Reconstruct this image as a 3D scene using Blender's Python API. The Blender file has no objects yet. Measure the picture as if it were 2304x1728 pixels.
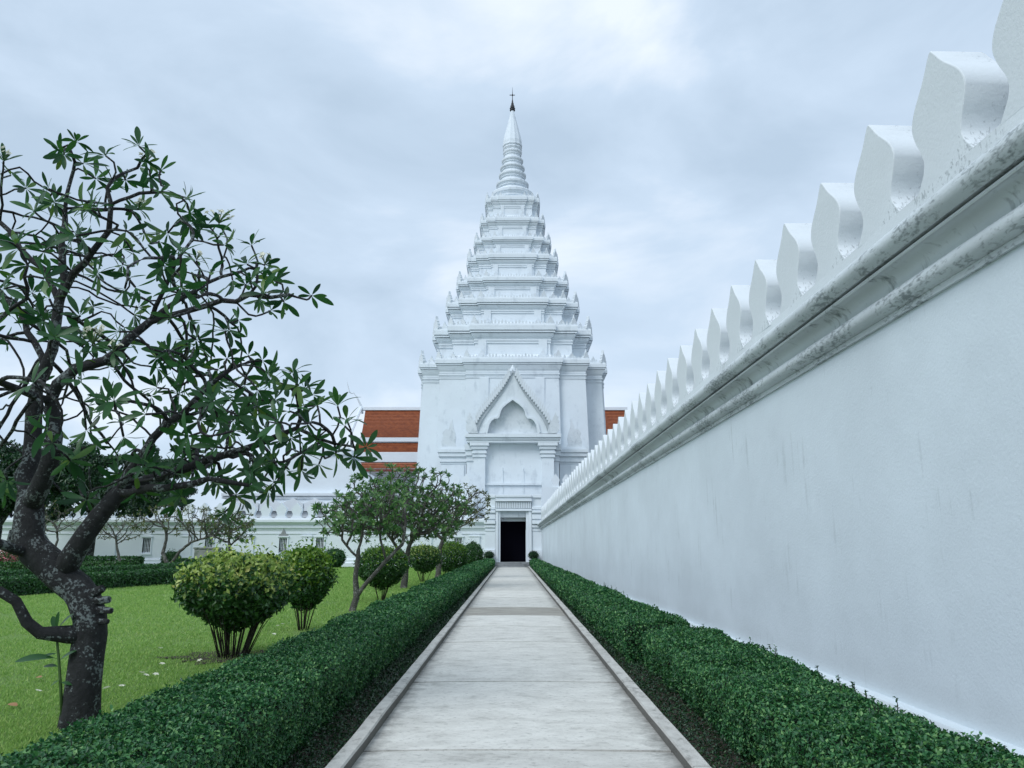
import bpy, math, random
import numpy as np
from mathutils import Vector, Matrix, noise as mnoise

random.seed(7)
rng = np.random.default_rng(7)
SC = bpy.context.scene
COL = SC.collection
PI = math.pi
R = math.radians

# ------------------------------------------------------------------ camera
EYE = 1.5
FPX = 1730.0                       # focal length in pixels of a 2304 wide frame
PITCH = math.atan(366.0 / FPX)
cam_d = bpy.data.cameras.new('camera')
cam_d.sensor_width = 36.0
cam_d.lens = FPX / 2304.0 * 36.0
cam_d.clip_end = 2000.0
cam = bpy.data.objects.new('camera', cam_d)
cam.location = (0, 0, EYE)
cam.rotation_euler = (PI / 2 + PITCH, 0, 0)
COL.objects.link(cam)
SC.camera = cam

# ------------------------------------------------------------------ sky
SUN_DIR = Vector((-0.50, -0.56, 0.72)).normalized()      # towards the sun
sun_el = math.asin(SUN_DIR.z)
sun_az = math.atan2(SUN_DIR.x, SUN_DIR.y)
W = bpy.data.worlds.new('World')
SC.world = W
W.use_nodes = True
nt = W.node_tree
nt.nodes.clear()
wo = nt.nodes.new('ShaderNodeOutputWorld')
bg_sky = nt.nodes.new('ShaderNodeBackground')
bg_cl = nt.nodes.new('ShaderNodeBackground')
mixs = nt.nodes.new('ShaderNodeMixShader')
sky = nt.nodes.new('ShaderNodeTexSky')
sky.sky_type = 'NISHITA'
sky.sun_disc = False
sky.sun_elevation = sun_el
sky.sun_rotation = sun_az
bg_sky.inputs['Strength'].default_value = 0.10
tc = nt.nodes.new('ShaderNodeTexCoord')
mp = nt.nodes.new('ShaderNodeMapping')
mp.inputs['Scale'].default_value = (1.0, 1.0, 2.1)
mp.inputs['Rotation'].default_value = (0, R(16), 0)
mp.inputs['Location'].default_value = (3.1, 1.7, 0.4)
n1 = nt.nodes.new('ShaderNodeTexNoise')
n1.inputs['Scale'].default_value = 2.6
n1.inputs['Detail'].default_value = 8.0
n1.inputs['Roughness'].default_value = 0.53
n1.inputs['Distortion'].default_value = 0.35
cr = nt.nodes.new('ShaderNodeValToRGB')
cr.color_ramp.elements[0].position = 0.34
cr.color_ramp.elements[0].color = (0.41, 0.515, 0.635, 1)
cr.color_ramp.elements[1].position = 0.66
cr.color_ramp.elements[1].color = (0.715, 0.785, 0.87, 1)
e = cr.color_ramp.elements.new(0.5)
e.color = (0.50, 0.61, 0.74, 1)
nt.links.new(tc.outputs['Generated'], mp.inputs['Vector'])
nt.links.new(mp.outputs['Vector'], n1.inputs['Vector'])
nt.links.new(n1.outputs['Fac'], cr.inputs['Fac'])
nt.links.new(cr.outputs['Color'], bg_cl.inputs['Color'])
bg_cl.inputs['Strength'].default_value = 1.0
nt.links.new(sky.outputs['Color'], bg_sky.inputs['Color'])
mixs.inputs['Fac'].default_value = 0.92
nt.links.new(bg_sky.outputs['Background'], mixs.inputs[1])
nt.links.new(bg_cl.outputs['Background'], mixs.inputs[2])
nt.links.new(mixs.outputs['Shader'], wo.inputs['Surface'])

# ------------------------------------------------------------------ sun behind thin cloud
sd = bpy.data.lights.new('sun', 'SUN')
sd.energy = 1.32
sd.angle = R(28)
sd.color = (0.97, 0.985, 1.0)
sun = bpy.data.objects.new('sun', sd)
sun.rotation_euler = (-SUN_DIR).to_track_quat('-Z', 'Y').to_euler()
sun.location = (-10, -14, 30)
COL.objects.link(sun)

vs = SC.view_settings
vs.view_transform = 'Standard'
vs.look = 'None'
vs.gamma = 1.0
vs.use_curve_mapping = False
vs.exposure = 0.40
SC.render.engine = 'CYCLES'
SC.cycles.max_bounces = 6
SC.cycles.diffuse_bounces = 3
SC.cycles.transparent_max_bounces = 4
SC.cycles.use_denoising = True

# ------------------------------------------------------------------ pixel <-> place (photo 2304 x 1728)
SP, CP = math.sin(PITCH), math.cos(PITCH)
def ray(px, py):
    u = (px - 1152) / FPX
    v = (864 - py) / FPX
    return u, CP - v * SP, SP + v * CP
def at(px, py, Y):
    u, dy, dz = ray(px, py)
    t = Y / dy
    return Vector((u * t, Y, EYE + dz * t))
def zat(py, Y):
    return at(1152, py, Y).z
def xat(px, py, Y):
    return at(px, py, Y).x

# ------------------------------------------------------------------ object helpers
def tag(o, label=None, cat=None, group=None, kind=None):
    if label: o['label'] = label
    if cat: o['category'] = cat
    if group: o['group'] = group
    if kind: o['kind'] = kind
    return o
def empty(name, loc=(0, 0, 0), parent=None):
    o = bpy.data.objects.new(name, None)
    o.empty_display_size = 0.2
    o.location = loc
    COL.objects.link(o)
    if parent: o.parent = parent
    return o
def link(name, me, parent=None, loc=(0, 0, 0)):
    o = bpy.data.objects.new(name, me)
    o.location = loc
    COL.objects.link(o)
    if parent: o.parent = parent
    return o

class MB:
    def __init__(s):
        s.v = []; s.f = []; s.m = []; s.mi = 0
    def add(s, vs_, fs):
        b = len(s.v)
        s.v += [tuple(p) for p in vs_]
        s.f += [tuple(i + b for i in f) for f in fs]
        s.m += [s.mi] * len(fs)
    def box(s, x0, x1, y0, y1, z0, z1):
        s.add([(x0, y0, z0), (x1, y0, z0), (x1, y1, z0), (x0, y1, z0), (x0, y0, z1), (x1, y0, z1), (x1, y1, z1), (x0, y1, z1)],
              [(3, 2, 1, 0), (4, 5, 6, 7), (0, 1, 5, 4), (1, 2, 6, 5), (2, 3, 7, 6), (3, 0, 4, 7)])
    def loft(s, loops, cap0=True, cap1=True, closed=True):
        n = len(loops[0]); vs_ = [p for l in loops for p in l]; fs = []
        for i in range(len(loops) - 1):
            for j in range(n if closed else n - 1):
                k = (j + 1) % n
                fs.append((i * n + j, i * n + k, (i + 1) * n + k, (i + 1) * n + j))
        if cap0: fs.append(tuple(range(n - 1, -1, -1)))
        if cap1: fs.append(tuple((len(loops) - 1) * n + j for j in range(n)))
        s.add(vs_, fs)
    def prism_y(s, poly, y0, y1):          # poly of (x, z), extruded along y
        n = len(poly)
        vs_ = [(x, y0, z) for x, z in poly] + [(x, y1, z) for x, z in poly]
        fs = [tuple(range(n)), tuple(range(2 * n - 1, n - 1, -1))]
        for j in range(n):
            k = (j + 1) % n
            fs.append((j, j + n, k + n, k))
        s.add(vs_, fs)
    def strip_y(s, inner, outer, y0, y1):  # band between two open polylines (x, z), extruded along y
        n = len(inner)
        vs_ = [(x, y0, z) for x, z in inner] + [(x, y0, z) for x, z in outer] + [(x, y1, z) for x, z in inner] + [(x, y1, z) for x, z in outer]
        fs = []
        for j in range(n - 1):
            a, b, c, d = j, j + 1, n + j + 1, n + j
            fs += [(a, b, c, d), (a + 2 * n, d + 2 * n, c + 2 * n, b + 2 * n), (a, a + 2 * n, b + 2 * n, b), (d, c, c + 2 * n, d + 2 * n)]
        fs += [(0, n, 3 * n, 2 * n), (n - 1, 3 * n - 1, 4 * n - 1, 2 * n - 1)]
        s.add(vs_, fs)
    def tube(s, pts, rad, n=8, caps=True, wob=0.0):
        pts = [Vector(p) for p in pts]; loops = []
        ref = Vector((0.31, 0.77, 0.55)).normalized()
        for i, p in enumerate(pts):
            a = pts[max(i - 1, 0)]; b = pts[min(i + 1, len(pts) - 1)]
            t = (b - a)
            t = t.normalized() if t.length > 1e-6 else Vector((0, 0, 1))
            x = t.cross(ref)
            if x.length < 0.05: x = t.cross(Vector((1, 0, 0)))
            x.normalize(); y = t.cross(x)
            r = rad[i]
            l = []
            for k in range(n):
                q = 2 * PI * k / n
                rr = r * (1 + wob * math.sin(3 * q + i * 1.7) * .6 + wob * random.uniform(-1, 1) * .5) if wob else r
                l.append(tuple(p + x * math.cos(q) * rr + y * math.sin(q) * rr))
            loops.append(l)
        s.loft(loops, caps, caps)
    def lathe(s, prof, c, n=16, rot=0.0):
        loops = []
        for r, z in prof:
            loops.append([(c[0] + r * math.cos(rot + 2 * PI * k / n), c[1] + r * math.sin(rot + 2 * PI * k / n), c[2] + z) for k in range(n)])
        s.loft(loops)
    def mesh(s, name, mats, smooth=False):
        me = bpy.data.meshes.new(name)
        me.from_pydata(s.v, [], s.f)
        for m in (mats if isinstance(mats, (list, tuple)) else [mats]): me.materials.append(m)
        if any(s.m): me.polygons.foreach_set('material_index', s.m)
        if smooth: me.polygons.foreach_set('use_smooth', [True] * len(s.f))
        me.update()
        return me
    def build(s, name, mats, parent=None, smooth=False, bevel=0.0, loc=(0, 0, 0), sharp=None):
        me = s.mesh(name, mats, smooth)
        if sharp is not None:
            me.set_sharp_from_angle(angle=R(sharp))
        o = link(name, me, parent, loc)
        if bevel:
            b = o.modifiers.new('bevel', 'BEVEL'); b.width = bevel; b.segments = 2; b.limit_method = 'ANGLE'; b.angle_limit = R(35)
        return o

def fast_mesh(name, V, F, mats, midx=None, smooth=False):
    """V (n,3) and F (m,k) numpy arrays"""
    me = bpy.data.meshes.new(name)
    n, (m, k) = len(V), F.shape
    me.vertices.add(n); me.vertices.foreach_set('co', V.astype(np.float32).ravel())
    me.loops.add(m * k); me.loops.foreach_set('vertex_index', F.astype(np.int32).ravel())
    me.polygons.add(m)
    me.polygons.foreach_set('loop_start', np.arange(0, m * k, k, dtype=np.int32))
    for q in (mats if isinstance(mats, (list, tuple)) else [mats]): me.materials.append(q)
    if midx is not None: me.polygons.foreach_set('material_index', midx.astype(np.int32))
    if smooth: me.polygons.foreach_set('use_smooth', np.ones(m, dtype=bool))
    me.update(calc_edges=True)
    return me

def unit(a):
    return a / np.maximum(np.linalg.norm(a, axis=1, keepdims=True), 1e-9)

def leaf_cloud(name, P, A, N, L, Wd, mats, midx=None, parent=None, fold=0.25, kind=None):
    """one four-cornered folded leaf for each row of P"""
    A = unit(A); B = unit(np.cross(A, N)); N2 = np.cross(B, A)
    L = np.broadcast_to(np.asarray(L, float), (len(P),))[:, None]; Wd = np.broadcast_to(np.asarray(Wd, float), (len(P),))[:, None]
    v0 = P; v3 = P + A * L - N2 * L * 0.12
    mid = P + A * L * 0.5
    v1 = mid + B * Wd * .5 + N2 * Wd * fold; v2 = mid - B * Wd * .5 + N2 * Wd * fold
    V = np.stack([v0, v1, v2, v3], 1).reshape(-1, 3)
    i = np.arange(len(P))[:, None] * 4
    F = np.concatenate([i + np.array([[0, 1, 3]]), i + np.array([[0, 3, 2]])], 1).reshape(-1, 3)
    mi = None if midx is None else np.repeat(midx, 2)
    o = link(name, fast_mesh(name, V, F, mats, mi), parent)
    if kind: o['kind'] = kind
    return o

# ------------------------------------------------------------------ materials
MATS = {}
def nodes(name):
    m = bpy.data.materials.new(name); m.use_nodes = True
    t = m.node_tree; b = t.nodes['Principled BSDF']
    MATS[name] = m
    return m, t, b
def nn(t, kind, **kw):
    n = t.nodes.new(kind)
    for k, v in kw.items():
        if k in n.inputs: n.inputs[k].default_value = v
        else: setattr(n, k, v)
    return n
def ramp(t, src, stops):
    r = t.nodes.new('ShaderNodeValToRGB')
    el = r.color_ramp.elements
    while len(el) < len(stops): el.new(0.5)
    for e_, (p, c) in zip(el, stops):
        e_.position = p; e_.color = (*c, 1) if len(c) == 3 else c
    t.links.new(src, r.inputs['Fac'])
    return r
def g(v): return (v, v, v)
def coords(t, scale=(1, 1, 1), rot=(0, 0, 0)):
    c = nn(t, 'ShaderNodeTexCoord'); m = nn(t, 'ShaderNodeMapping')
    m.inputs['Scale'].default_value = scale; m.inputs['Rotation'].default_value = rot
    t.links.new(c.outputs['Object'], m.inputs['Vector'])
    return m.outputs['Vector']
def noise(t, vec, scale, detail=4, rough=.55, dist=0.0):
    n = nn(t, 'ShaderNodeTexNoise')
    n.inputs['Scale'].default_value = scale; n.inputs['Detail'].default_value = detail
    n.inputs['Roughness'].default_value = rough; n.inputs['Distortion'].default_value = dist
    t.links.new(vec, n.inputs['Vector'])
    return n.outputs['Fac']
def mixc(t, fac, a, b, mode='MIX'):
    n = nn(t, 'ShaderNodeMix', data_type='RGBA', blend_type=mode)
    if isinstance(fac, float): n.inputs[0].default_value = fac
    else: t.links.new(fac, n.inputs[0])
    for sk, val in ((6, a), (7, b)):
        if isinstance(val, tuple): n.inputs[sk].default_value = (*val, 1)
        else: t.links.new(val, n.inputs[sk])
    return n.outputs[2]
def bump(t, b, h, strength=.3, dist=.02):
    n = nn(t, 'ShaderNodeBump'); n.inputs['Strength'].default_value = strength; n.inputs['Distance'].default_value = dist
    t.links.new(h, n.inputs['Height']); t.links.new(n.outputs['Normal'], b.inputs['Normal'])

def plaster(name, base, var=.05, stain=(.28, .33, .34), amount=.0, streak=(1, 1, .12), sscale=5.0, thr=.62, brough=.75, bs=.25, fine=40, soft=.13):
    m, t, b = nodes(name)
    v = coords(t)
    n_lo = noise(t, v, .55, 5, .6)
    dark = tuple(c * (1 - var * 2.2) for c in base)
    col = ramp(t, n_lo, [(.32, dark), (.68, base)]).outputs['Color']
    vs_ = coords(t, streak)
    n_st = noise(t, vs_, sscale, 8, .62, .4)
    n_pt = noise(t, v, 1.3, 4, .6)
    mm = nn(t, 'ShaderNodeMath', operation='MULTIPLY'); t.links.new(n_st, mm.inputs[0]); t.links.new(n_pt, mm.inputs[1])
    fac = ramp(t, mm.outputs[0], [(thr * .5, g(0)), (thr * .5 + soft, g(amount))]).outputs['Color']
    col = mixc(t, fac, col, stain)
    t.links.new(col, b.inputs['Base Color'])
    b.inputs['Roughness'].default_value = brough
    nf = noise(t, v, fine, 6, .6); 
    ad = nn(t, 'ShaderNodeMath', operation='ADD'); t.links.new(nf, ad.inputs[0])
    nl = noise(t, v, 3.0, 3, .5); sc_ = nn(t, 'ShaderNodeMath', operation='MULTIPLY'); sc_.inputs[1].default_value = 2.0
    t.links.new(nl, sc_.inputs[0]); t.links.new(sc_.outputs[0], ad.inputs[1])
    bump(t, b, ad.outputs[0], bs, .012)
    return m
M_wall = plaster('wall_plaster', (.705, .785, .835), .055, (.34, .39, .40), .42, (1, 1.6, .07), 6.0, .67, .7, .3)
M_corn = plaster('cornice_plaster', (.66, .72, .745), .10, (.15, .18, .19), .72, (1, .5, 1.3), 30.0, .50, .75, .5, 26, .09)
M_cove = plaster('cove_plaster', (.68, .74, .765), .08, (.13, .16, .165), .9, (1, 1.2, .16), 9.0, .55, .75, .35, 26)
M_merl = plaster('merlon_plaster', (.72, .77, .795), .05, (.26, .29, .30), .6, (1, 1, .5), 34.0, .63, .75, .35, 30, .06)
M_tow = plaster('tower_plaster', (.735, .80, .845), .03, (.42, .48, .53), .42, (1, 1, .14), 1.6, .57, .75, .3, 9)
M_towo = plaster('tower_ornament_plaster', (.72, .78, .82), .06, (.36, .42, .46), .45, (1, 1, .5), 5.0, .52, .8, .9, 7)
M_groove_shade = plaster('shade_grey_plaster', (.50, .56, .60), .12, (.25, .29, .32), .7, (1, 1, .6), 6.0, .5, .85, .9, 9)  # shade of the carved grooves put into a greyer plaster colour
M_gal = plaster('gallery_plaster', (.745, .805, .85), .03, (.48, .53, .57), .5, (1, 1, .2), 1.5, .70, .75, .25, 14)

def concrete():
    m, t, b = nodes('path_concrete')
    v = coords(t); vw = coords(t, (.8, 1.25, 1))
    n1_ = noise(t, vw, 2.6, 10, .72, .15)
    col = ramp(t, n1_, [(.28, (.37, .36, .325)), (.42, (.60, .59, .545)), (.58, (.71, .70, .65)), (.8, (.76, .75, .71))]).outputs['Color']
    n2_ = noise(t, vw, 21, 10, .75, .2)
    f2 = ramp(t, n2_, [(.53, g(0)), (.66, g(.62))]).outputs['Color']
    col = mixc(t, f2, col, (.25, .245, .22))
    # dirt gathered along both kerbs
    sx = nn(t, 'ShaderNodeSeparateXYZ'); t.links.new(coords(t), sx.inputs[0])
    a = nn(t, 'ShaderNodeMath', operation='SUBTRACT'); t.links.new(sx.outputs[0], a.inputs[0]); a.inputs[1].default_value = .04
    ab = nn(t, 'ShaderNodeMath', operation='ABSOLUTE'); t.links.new(a.outputs[0], ab.inputs[0])
    ne = noise(t, v, 6, 6, .7); 
    ms = nn(t, 'ShaderNodeMath', operation='MULTIPLY_ADD'); t.links.new(ne, ms.inputs[0]); ms.inputs[1].default_value = .55; t.links.new(ab.outputs[0], ms.inputs[2])
    fe = ramp(t, ms.outputs[0], [(0, g(0)), (1, g(0))]); 
    el = fe.color_ramp.elements; el[0].position = .0
    mr = nn(t, 'ShaderNodeMapRange'); mr.inputs['From Min'].default_value = 1.24; mr.inputs['From Max'].default_value = 1.52; mr.inputs['To Max'].default_value = .85
    t.links.new(ms.outputs[0], mr.inputs['Value'])
    col = mixc(t, mr.outputs[0], col, (.085, .082, .07))
    # a tint of its own for each slab
    oi = nn(t, 'ShaderNodeObjectInfo')
    tint = ramp(t, oi.outputs['Random'], [(0, g(.86)), (1, g(1.05))]).outputs['Color']
    col = mixc(t, 1.0, col, tint, 'MULTIPLY')
    t.links.new(col, b.inputs['Base Color']); b.inputs['Roughness'].default_value = .85
    bump(t, b, noise(t, vw, 14, 8, .7), .45, .02)
    return m
M_conc = concrete()
def concrete2():
    m, t, b = nodes('old_path_concrete')
    vw = coords(t, (.6, 2.4, 1))
    col = ramp(t, noise(t, vw, 2.5, 9, .66, .5), [(.3, (.20, .19, .165)), (.7, (.46, .44, .39))]).outputs['Color']
    t.links.new(col, b.inputs['Base Color']); b.inputs['Roughness'].default_value = .9
    bump(t, b, noise(t, vw, 14, 8, .7), .45, .02)
    return m
M_conc_old = concrete2()
def kerbmat():
    m, t, b = nodes('kerb_stone')
    v = coords(t, (1, .6, 1))
    col = ramp(t, noise(t, v, 7, 9, .7), [(.33, (.22, .215, .195)), (.47, (.52, .51, .475)), (.7, (.66, .65, .61))]).outputs['Color']
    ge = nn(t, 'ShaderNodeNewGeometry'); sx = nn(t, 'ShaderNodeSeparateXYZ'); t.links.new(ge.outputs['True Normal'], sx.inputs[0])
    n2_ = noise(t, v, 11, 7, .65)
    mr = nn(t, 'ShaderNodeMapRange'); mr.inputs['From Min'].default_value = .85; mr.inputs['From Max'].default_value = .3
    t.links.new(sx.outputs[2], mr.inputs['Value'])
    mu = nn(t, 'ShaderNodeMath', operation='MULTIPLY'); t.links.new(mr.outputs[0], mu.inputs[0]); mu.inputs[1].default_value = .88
    col = mixc(t, mu.outputs[0], col, (.075, .072, .062))       # darker on the upright sides
    t.links.new(col, b.inputs['Base Color']); b.inputs['Roughness'].default_value = .9
    bump(t, b, noise(t, v, 30, 8, .7), .6, .015)
    return m
M_kerb = kerbmat()
def soil():
    m, t, b = nodes('dark_soil')
    v = coords(t)
    col = ramp(t, noise(t, v, 9, 8, .7), [(.3, (.022, .020, .014)), (.7, (.075, .060, .042))]).outputs['Color']
    t.links.new(col, b.inputs['Base Color']); b.inputs['Roughness'].default_value = 1
    bump(t, b, noise(t, v, 40, 6, .7), .8, .03)
    return m
M_soil = soil()
def lawnmat():
    m, t, b = nodes('lawn_turf')
    v = coords(t)
    c1 = ramp(t, noise(t, v, .9, 6, .6), [(.30, (.150, .262, .072)), (.5, (.185, .312, .086)), (.70, (.230, .340, .104))]).outputs['Color']
    c2 = ramp(t, noise(t, v, 16, 8, .7), [(.3, (.105, .195, .048)), (.62, (.225, .355, .100))]).outputs['Color']
    col = mixc(t, .5, c1, c2)
    dry = ramp(t, noise(t, v, .45, 5, .65, .5), [(.58, g(0)), (.72, g(.55))]).outputs['Color']
    col = mixc(t, dry, col, (.205, .235, .070))
    t.links.new(col, b.inputs['Base Color']); b.inputs['Roughness'].default_value = .95
    b.inputs['Specular IOR Level'].default_value = .15
    bump(t, b, noise(t, v, 55, 5, .7), .9, .04)
    return m
M_lawn = lawnmat()

def leafmat(name, stops, rough=.42, trans=.22, spec=.5, tcol=None):
    m, t, b = nodes(name)
    ge = nn(t, 'ShaderNodeNewGeometry')
    r = ramp(t, ge.outputs['Random Per Island'], stops)
    t.links.new(r.outputs['Color'], b.inputs['Base Color'])
    b.inputs['Roughness'].default_value = rough
    b.inputs['Specular IOR Level'].default_value = spec
    if trans:
        out = t.nodes['Material Output']
        tr = nn(t, 'ShaderNodeBsdfTranslucent')
        hs = nn(t, 'ShaderNodeHueSaturation'); hs.inputs['Value'].default_value = 1.7; hs.inputs['Saturation'].default_value = 1.1
        t.links.new(r.outputs['Color'], hs.inputs['Color']); t.links.new(hs.outputs['Color'], tr.inputs['Color'])
        mx = nn(t, 'ShaderNodeMixShader'); mx.inputs[0].default_value = trans
        t.links.new(b.outputs[0], mx.inputs[1]); t.links.new(tr.outputs[0], mx.inputs[2]); t.links.new(mx.outputs[0], out.inputs['Surface'])
    return m
M_hedge = leafmat('hedge_leaf', [(0, (.012, .058, .024)), (.5, (.032, .135, .046)), (.85, (.072, .215, .064)), (1, (.18, .34, .12))], .42, .15, .38)
M_hedge_far = leafmat('far_hedge_leaf', [(0, (.012, .055, .018)), (.6, (.028, .11, .030)), (1, (.06, .17, .04))], .42, .15)
M_plum = leafmat('frangipani_leaf', [(0, (.012, .048, .019)), (.5, (.023, .086, .026)), (.85, (.044, .130, .032)), (1, (.105, .180, .040))], .40, .24, .35)
M_plum2 = leafmat('garden_tree_leaf', [(0, (.026, .085, .026)), (.5, (.066, .165, .046)), (1, (.150, .270, .080))], .45, .25)
M_sparse = leafmat('thin_tree_leaf', [(0, (.045, .070, .020)), (.5, (.080, .105, .030)), (1, (.130, .140, .050))], .5, .25)
M_green = leafmat('shrub_green_leaf', [(0, (.010, .048, .012)), (.6, (.030, .105, .022)), (1, (.060, .160, .032))], .4, .2)
M_lime = leafmat('shrub_lime_leaf', [(0, (.060, .150, .018)), (.6, (.120, .240, .026)), (1, (.190, .300, .036))], .45, .25)
M_gold = leafmat('shrub_gold_leaf', [(0, (.170, .270, .055)), (.5, (.310, .430, .105)), (.9, (.470, .560, .170)), (1, (.56, .54, .17))], .45, .25)
M_dark = leafmat('dark_tree_leaf', [(0, (.005, .026, .012)), (.6, (.014, .058, .020)), (1, (.034, .095, .026))], .4, .15)
M_grass = leafmat('grass_blade', [(0, (.165, .290, .075)), (.6, (.250, .405, .110)), (1, (.340, .450, .150))], .6, .3, .2)
M_petal = leafmat('white_petal', [(0, (.72, .72, .62)), (1, (.85, .84, .70))], .55, .2)
M_pink = leafmat('pink_petal', [(0, (.62, .14, .18)), (1, (.75, .38, .40))], .55, .2)
M_dryleaf = leafmat('dry_leaf', [(0, (.20, .10, .04)), (1, (.42, .22, .10))], .7, .1)

def bark(name, a, bcol, lich, lam):
    m, t, b = nodes(name)
    v = coords(t)
    col = ramp(t, noise(t, v, 14, 8, .7), [(.3, a), (.7, bcol)]).outputs['Color']
    vor = nn(t, 'ShaderNodeTexNoise'); vor.inputs['Scale'].default_value = 38; vor.inputs['Detail'].default_value = 6; vor.inputs['Roughness'].default_value = .65
    t.links.new(v, vor.inputs['Vector'])
    big = noise(t, v, 5.5, 4, .6)
    mu = nn(t, 'ShaderNodeMath', operation='MULTIPLY'); t.links.new(vor.outputs['Fac'], mu.inputs[0]); t.links.new(big, mu.inputs[1])
    f = ramp(t, mu.outputs[0], [(.285, g(0)), (.33, g(lam))]).outputs['Color']
    col = mixc(t, f, col, lich)
    t.links.new(col, b.inputs['Base Color']); b.inputs['Roughness'].default_value = .9
    bump(t, b, noise(t, v, 28, 8, .7), .8, .03)
    return m
M_bark = bark('frangipani_bark', (.006, .007, .008), (.028, .029, .031), (.22, .26, .26), .75)
M_bark2 = bark('grey_bark', (.035, .034, .030), (.11, .105, .092), (.30, .31, .28), .7)
M_stem = bark('shrub_stem', (.018, .016, .012), (.060, .052, .038), (.12, .11, .09), .4)
M_hedge_core, _t, _b = nodes('hedge_inner_shade'); _b.inputs['Base Color'].default_value = (.007, .015, .007, 1); _b.inputs['Roughness'].default_value = 1  # shade inside the hedge, painted as a near-black core colour
M_shoot, _t, _b = nodes('green_shoot'); _b.inputs['Base Color'].default_value = (.06, .12, .03, 1); _b.inputs['Roughness'].default_value = .6
def tiles():
    m, t, b = nodes('orange_roof_tile')
    v = coords(t)
    col = ramp(t, noise(t, v, 2.2, 7, .7), [(.3, (.19, .050, .022)), (.55, (.34, .098, .036)), (.75, (.43, .150, .055))]).outputs['Color']
    t.links.new(col, b.inputs['Base Color']); b.inputs['Roughness'].default_value = .55
    w = nn(t, 'ShaderNodeTexWave', wave_type='BANDS', bands_direction='X'); w.inputs['Scale'].default_value = 2.0
    t.links.new(v, w.inputs['Vector'])
    bump(t, b, w.outputs['Fac'], .7, .08)
    return m
M_tile = tiles()
M_eave, _t, _b = nodes('red_eave_board'); _b.inputs['Base Color'].default_value = (.17, .035, .025, 1); _b.inputs['Roughness'].default_value = .6
M_iron, _t, _b = nodes('dark_iron'); _b.inputs['Base Color'].default_value = (.03, .032, .036, 1); _b.inputs['Roughness'].default_value = .5; _b.inputs['Metallic'].default_value = .6
M_unlit, _t, _b = nodes('unlit_opening_black'); _b.inputs['Base Color'].default_value = (.003, .003, .007, 1); _b.inputs['Roughness'].default_value = .8; _b.inputs['Specular IOR Level'].default_value = .05  # near-black colour stands in for the darkness inside door and windows
M_inside, _t, _b = nodes('dim_interior_plaster'); _b.inputs['Base Color'].default_value = (.05, .052, .06, 1); _b.inputs['Roughness'].default_value = .9  # interior plaster coloured dark in place of indoor shade
M_moss = plaster('mossy_stone', (.36, .38, .36), .2, (.06, .10, .05), .95, (1, 1, .4), 3.0, .5, .9, .8, 14)
M_step = plaster('grey_step_stone', (.33, .35, .36), .15, (.12, .13, .13), .8, (1, 1, 1), 4.0, .55, .85, .4, 20)
M_pot, _t, _b = nodes('dark_glazed_pot'); _b.inputs['Base Color'].default_value = (.035, .04, .05, 1); _b.inputs['Roughness'].default_value = .35

# ------------------------------------------------------------------ ground, path, kerbs
mb = MB(); mb.add([(-900, -60, -.03), (900, -60, -.03), (900, 1500, -.03), (-900, 1500, -.03)], [(0, 1, 2, 3)])
tag(mb.build('ground', M_soil), kind='structure')
PL, PR = -1.115, 1.195             # path edges
mb = MB()
nx, ny = 60, 90
xs = np.linspace(-46, -1.24, nx + 1); ys = np.linspace(-3, 60.2, ny + 1)
for yy in ys:
    for xx in xs:
        mb.v.append((xx, yy, .006 * math.sin(xx * .9 + yy * .35)))
for j in range(ny):
    for i in range(nx):
        a = j * (nx + 1) + i; mb.f.append((a, a + 1, a + nx + 2, a + nx + 1)); mb.m.append(0)
tag(mb.build('lawn', M_lawn, smooth=True), 'mown green lawn beside the path', None, None, 'structure')
path = empty('path', (0, 0, 0)); tag(path, kind='structure')
mb = MB(); mb.box(PL - .02, PR + .02, -2, 60.3, -.14, -.055); mb.build('path_bed', M_soil, path)
cuts = [-1.5, 3.15, 6.2, 9.19, 12.9, 15.4, 17.8, 20.1, 23.9, 27.7, 31.6, 35.6, 39.7, 43.8, 48.0, 52.2, 56.3, 60.0]
for a, b in zip(cuts[:-1], cuts[1:]):
    gap = .023; k1, k2 = random.uniform(-.012, .012), random.uniform(-.012, .012)
    n = 14; lo = []; hi = []
    for i in range(n + 1):
        x = PL + (PR - PL) * i / n
        cam_ = .012 * (1 - ((i / n - .5) * 2) ** 2)            # slabs crown slightly in the middle
        wv = .010 * mnoise.noise((x * 2.1, a, 0)); wv2 = .010 * mnoise.noise((x * 2.1, b, 0))
        lo.append((x, a + gap + wv + k1 * x, cam_)); hi.append((x, b - gap + wv2 + k2 * x, cam_))
    mb = MB()
    vs_ = lo + hi + [(p[0], p[1], -.1) for p in lo] + [(p[0], p[1], -.1) for p in hi]
    m_ = n + 1; fs = []
    for i in range(n):
        fs += [(i, i + 1, m_ + i + 1, m_ + i), (i + 1, i, 2 * m_ + i, 2 * m_ + i + 1), (m_ + i, m_ + i + 1, 3 * m_ + i + 1, 3 * m_ + i)]
    mb.add(vs_, fs)
    old = abs(a - 17.8) < .01
    mb.build('slab', M_conc_old if old else M_conc, path, smooth=True, sharp=40)
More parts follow.
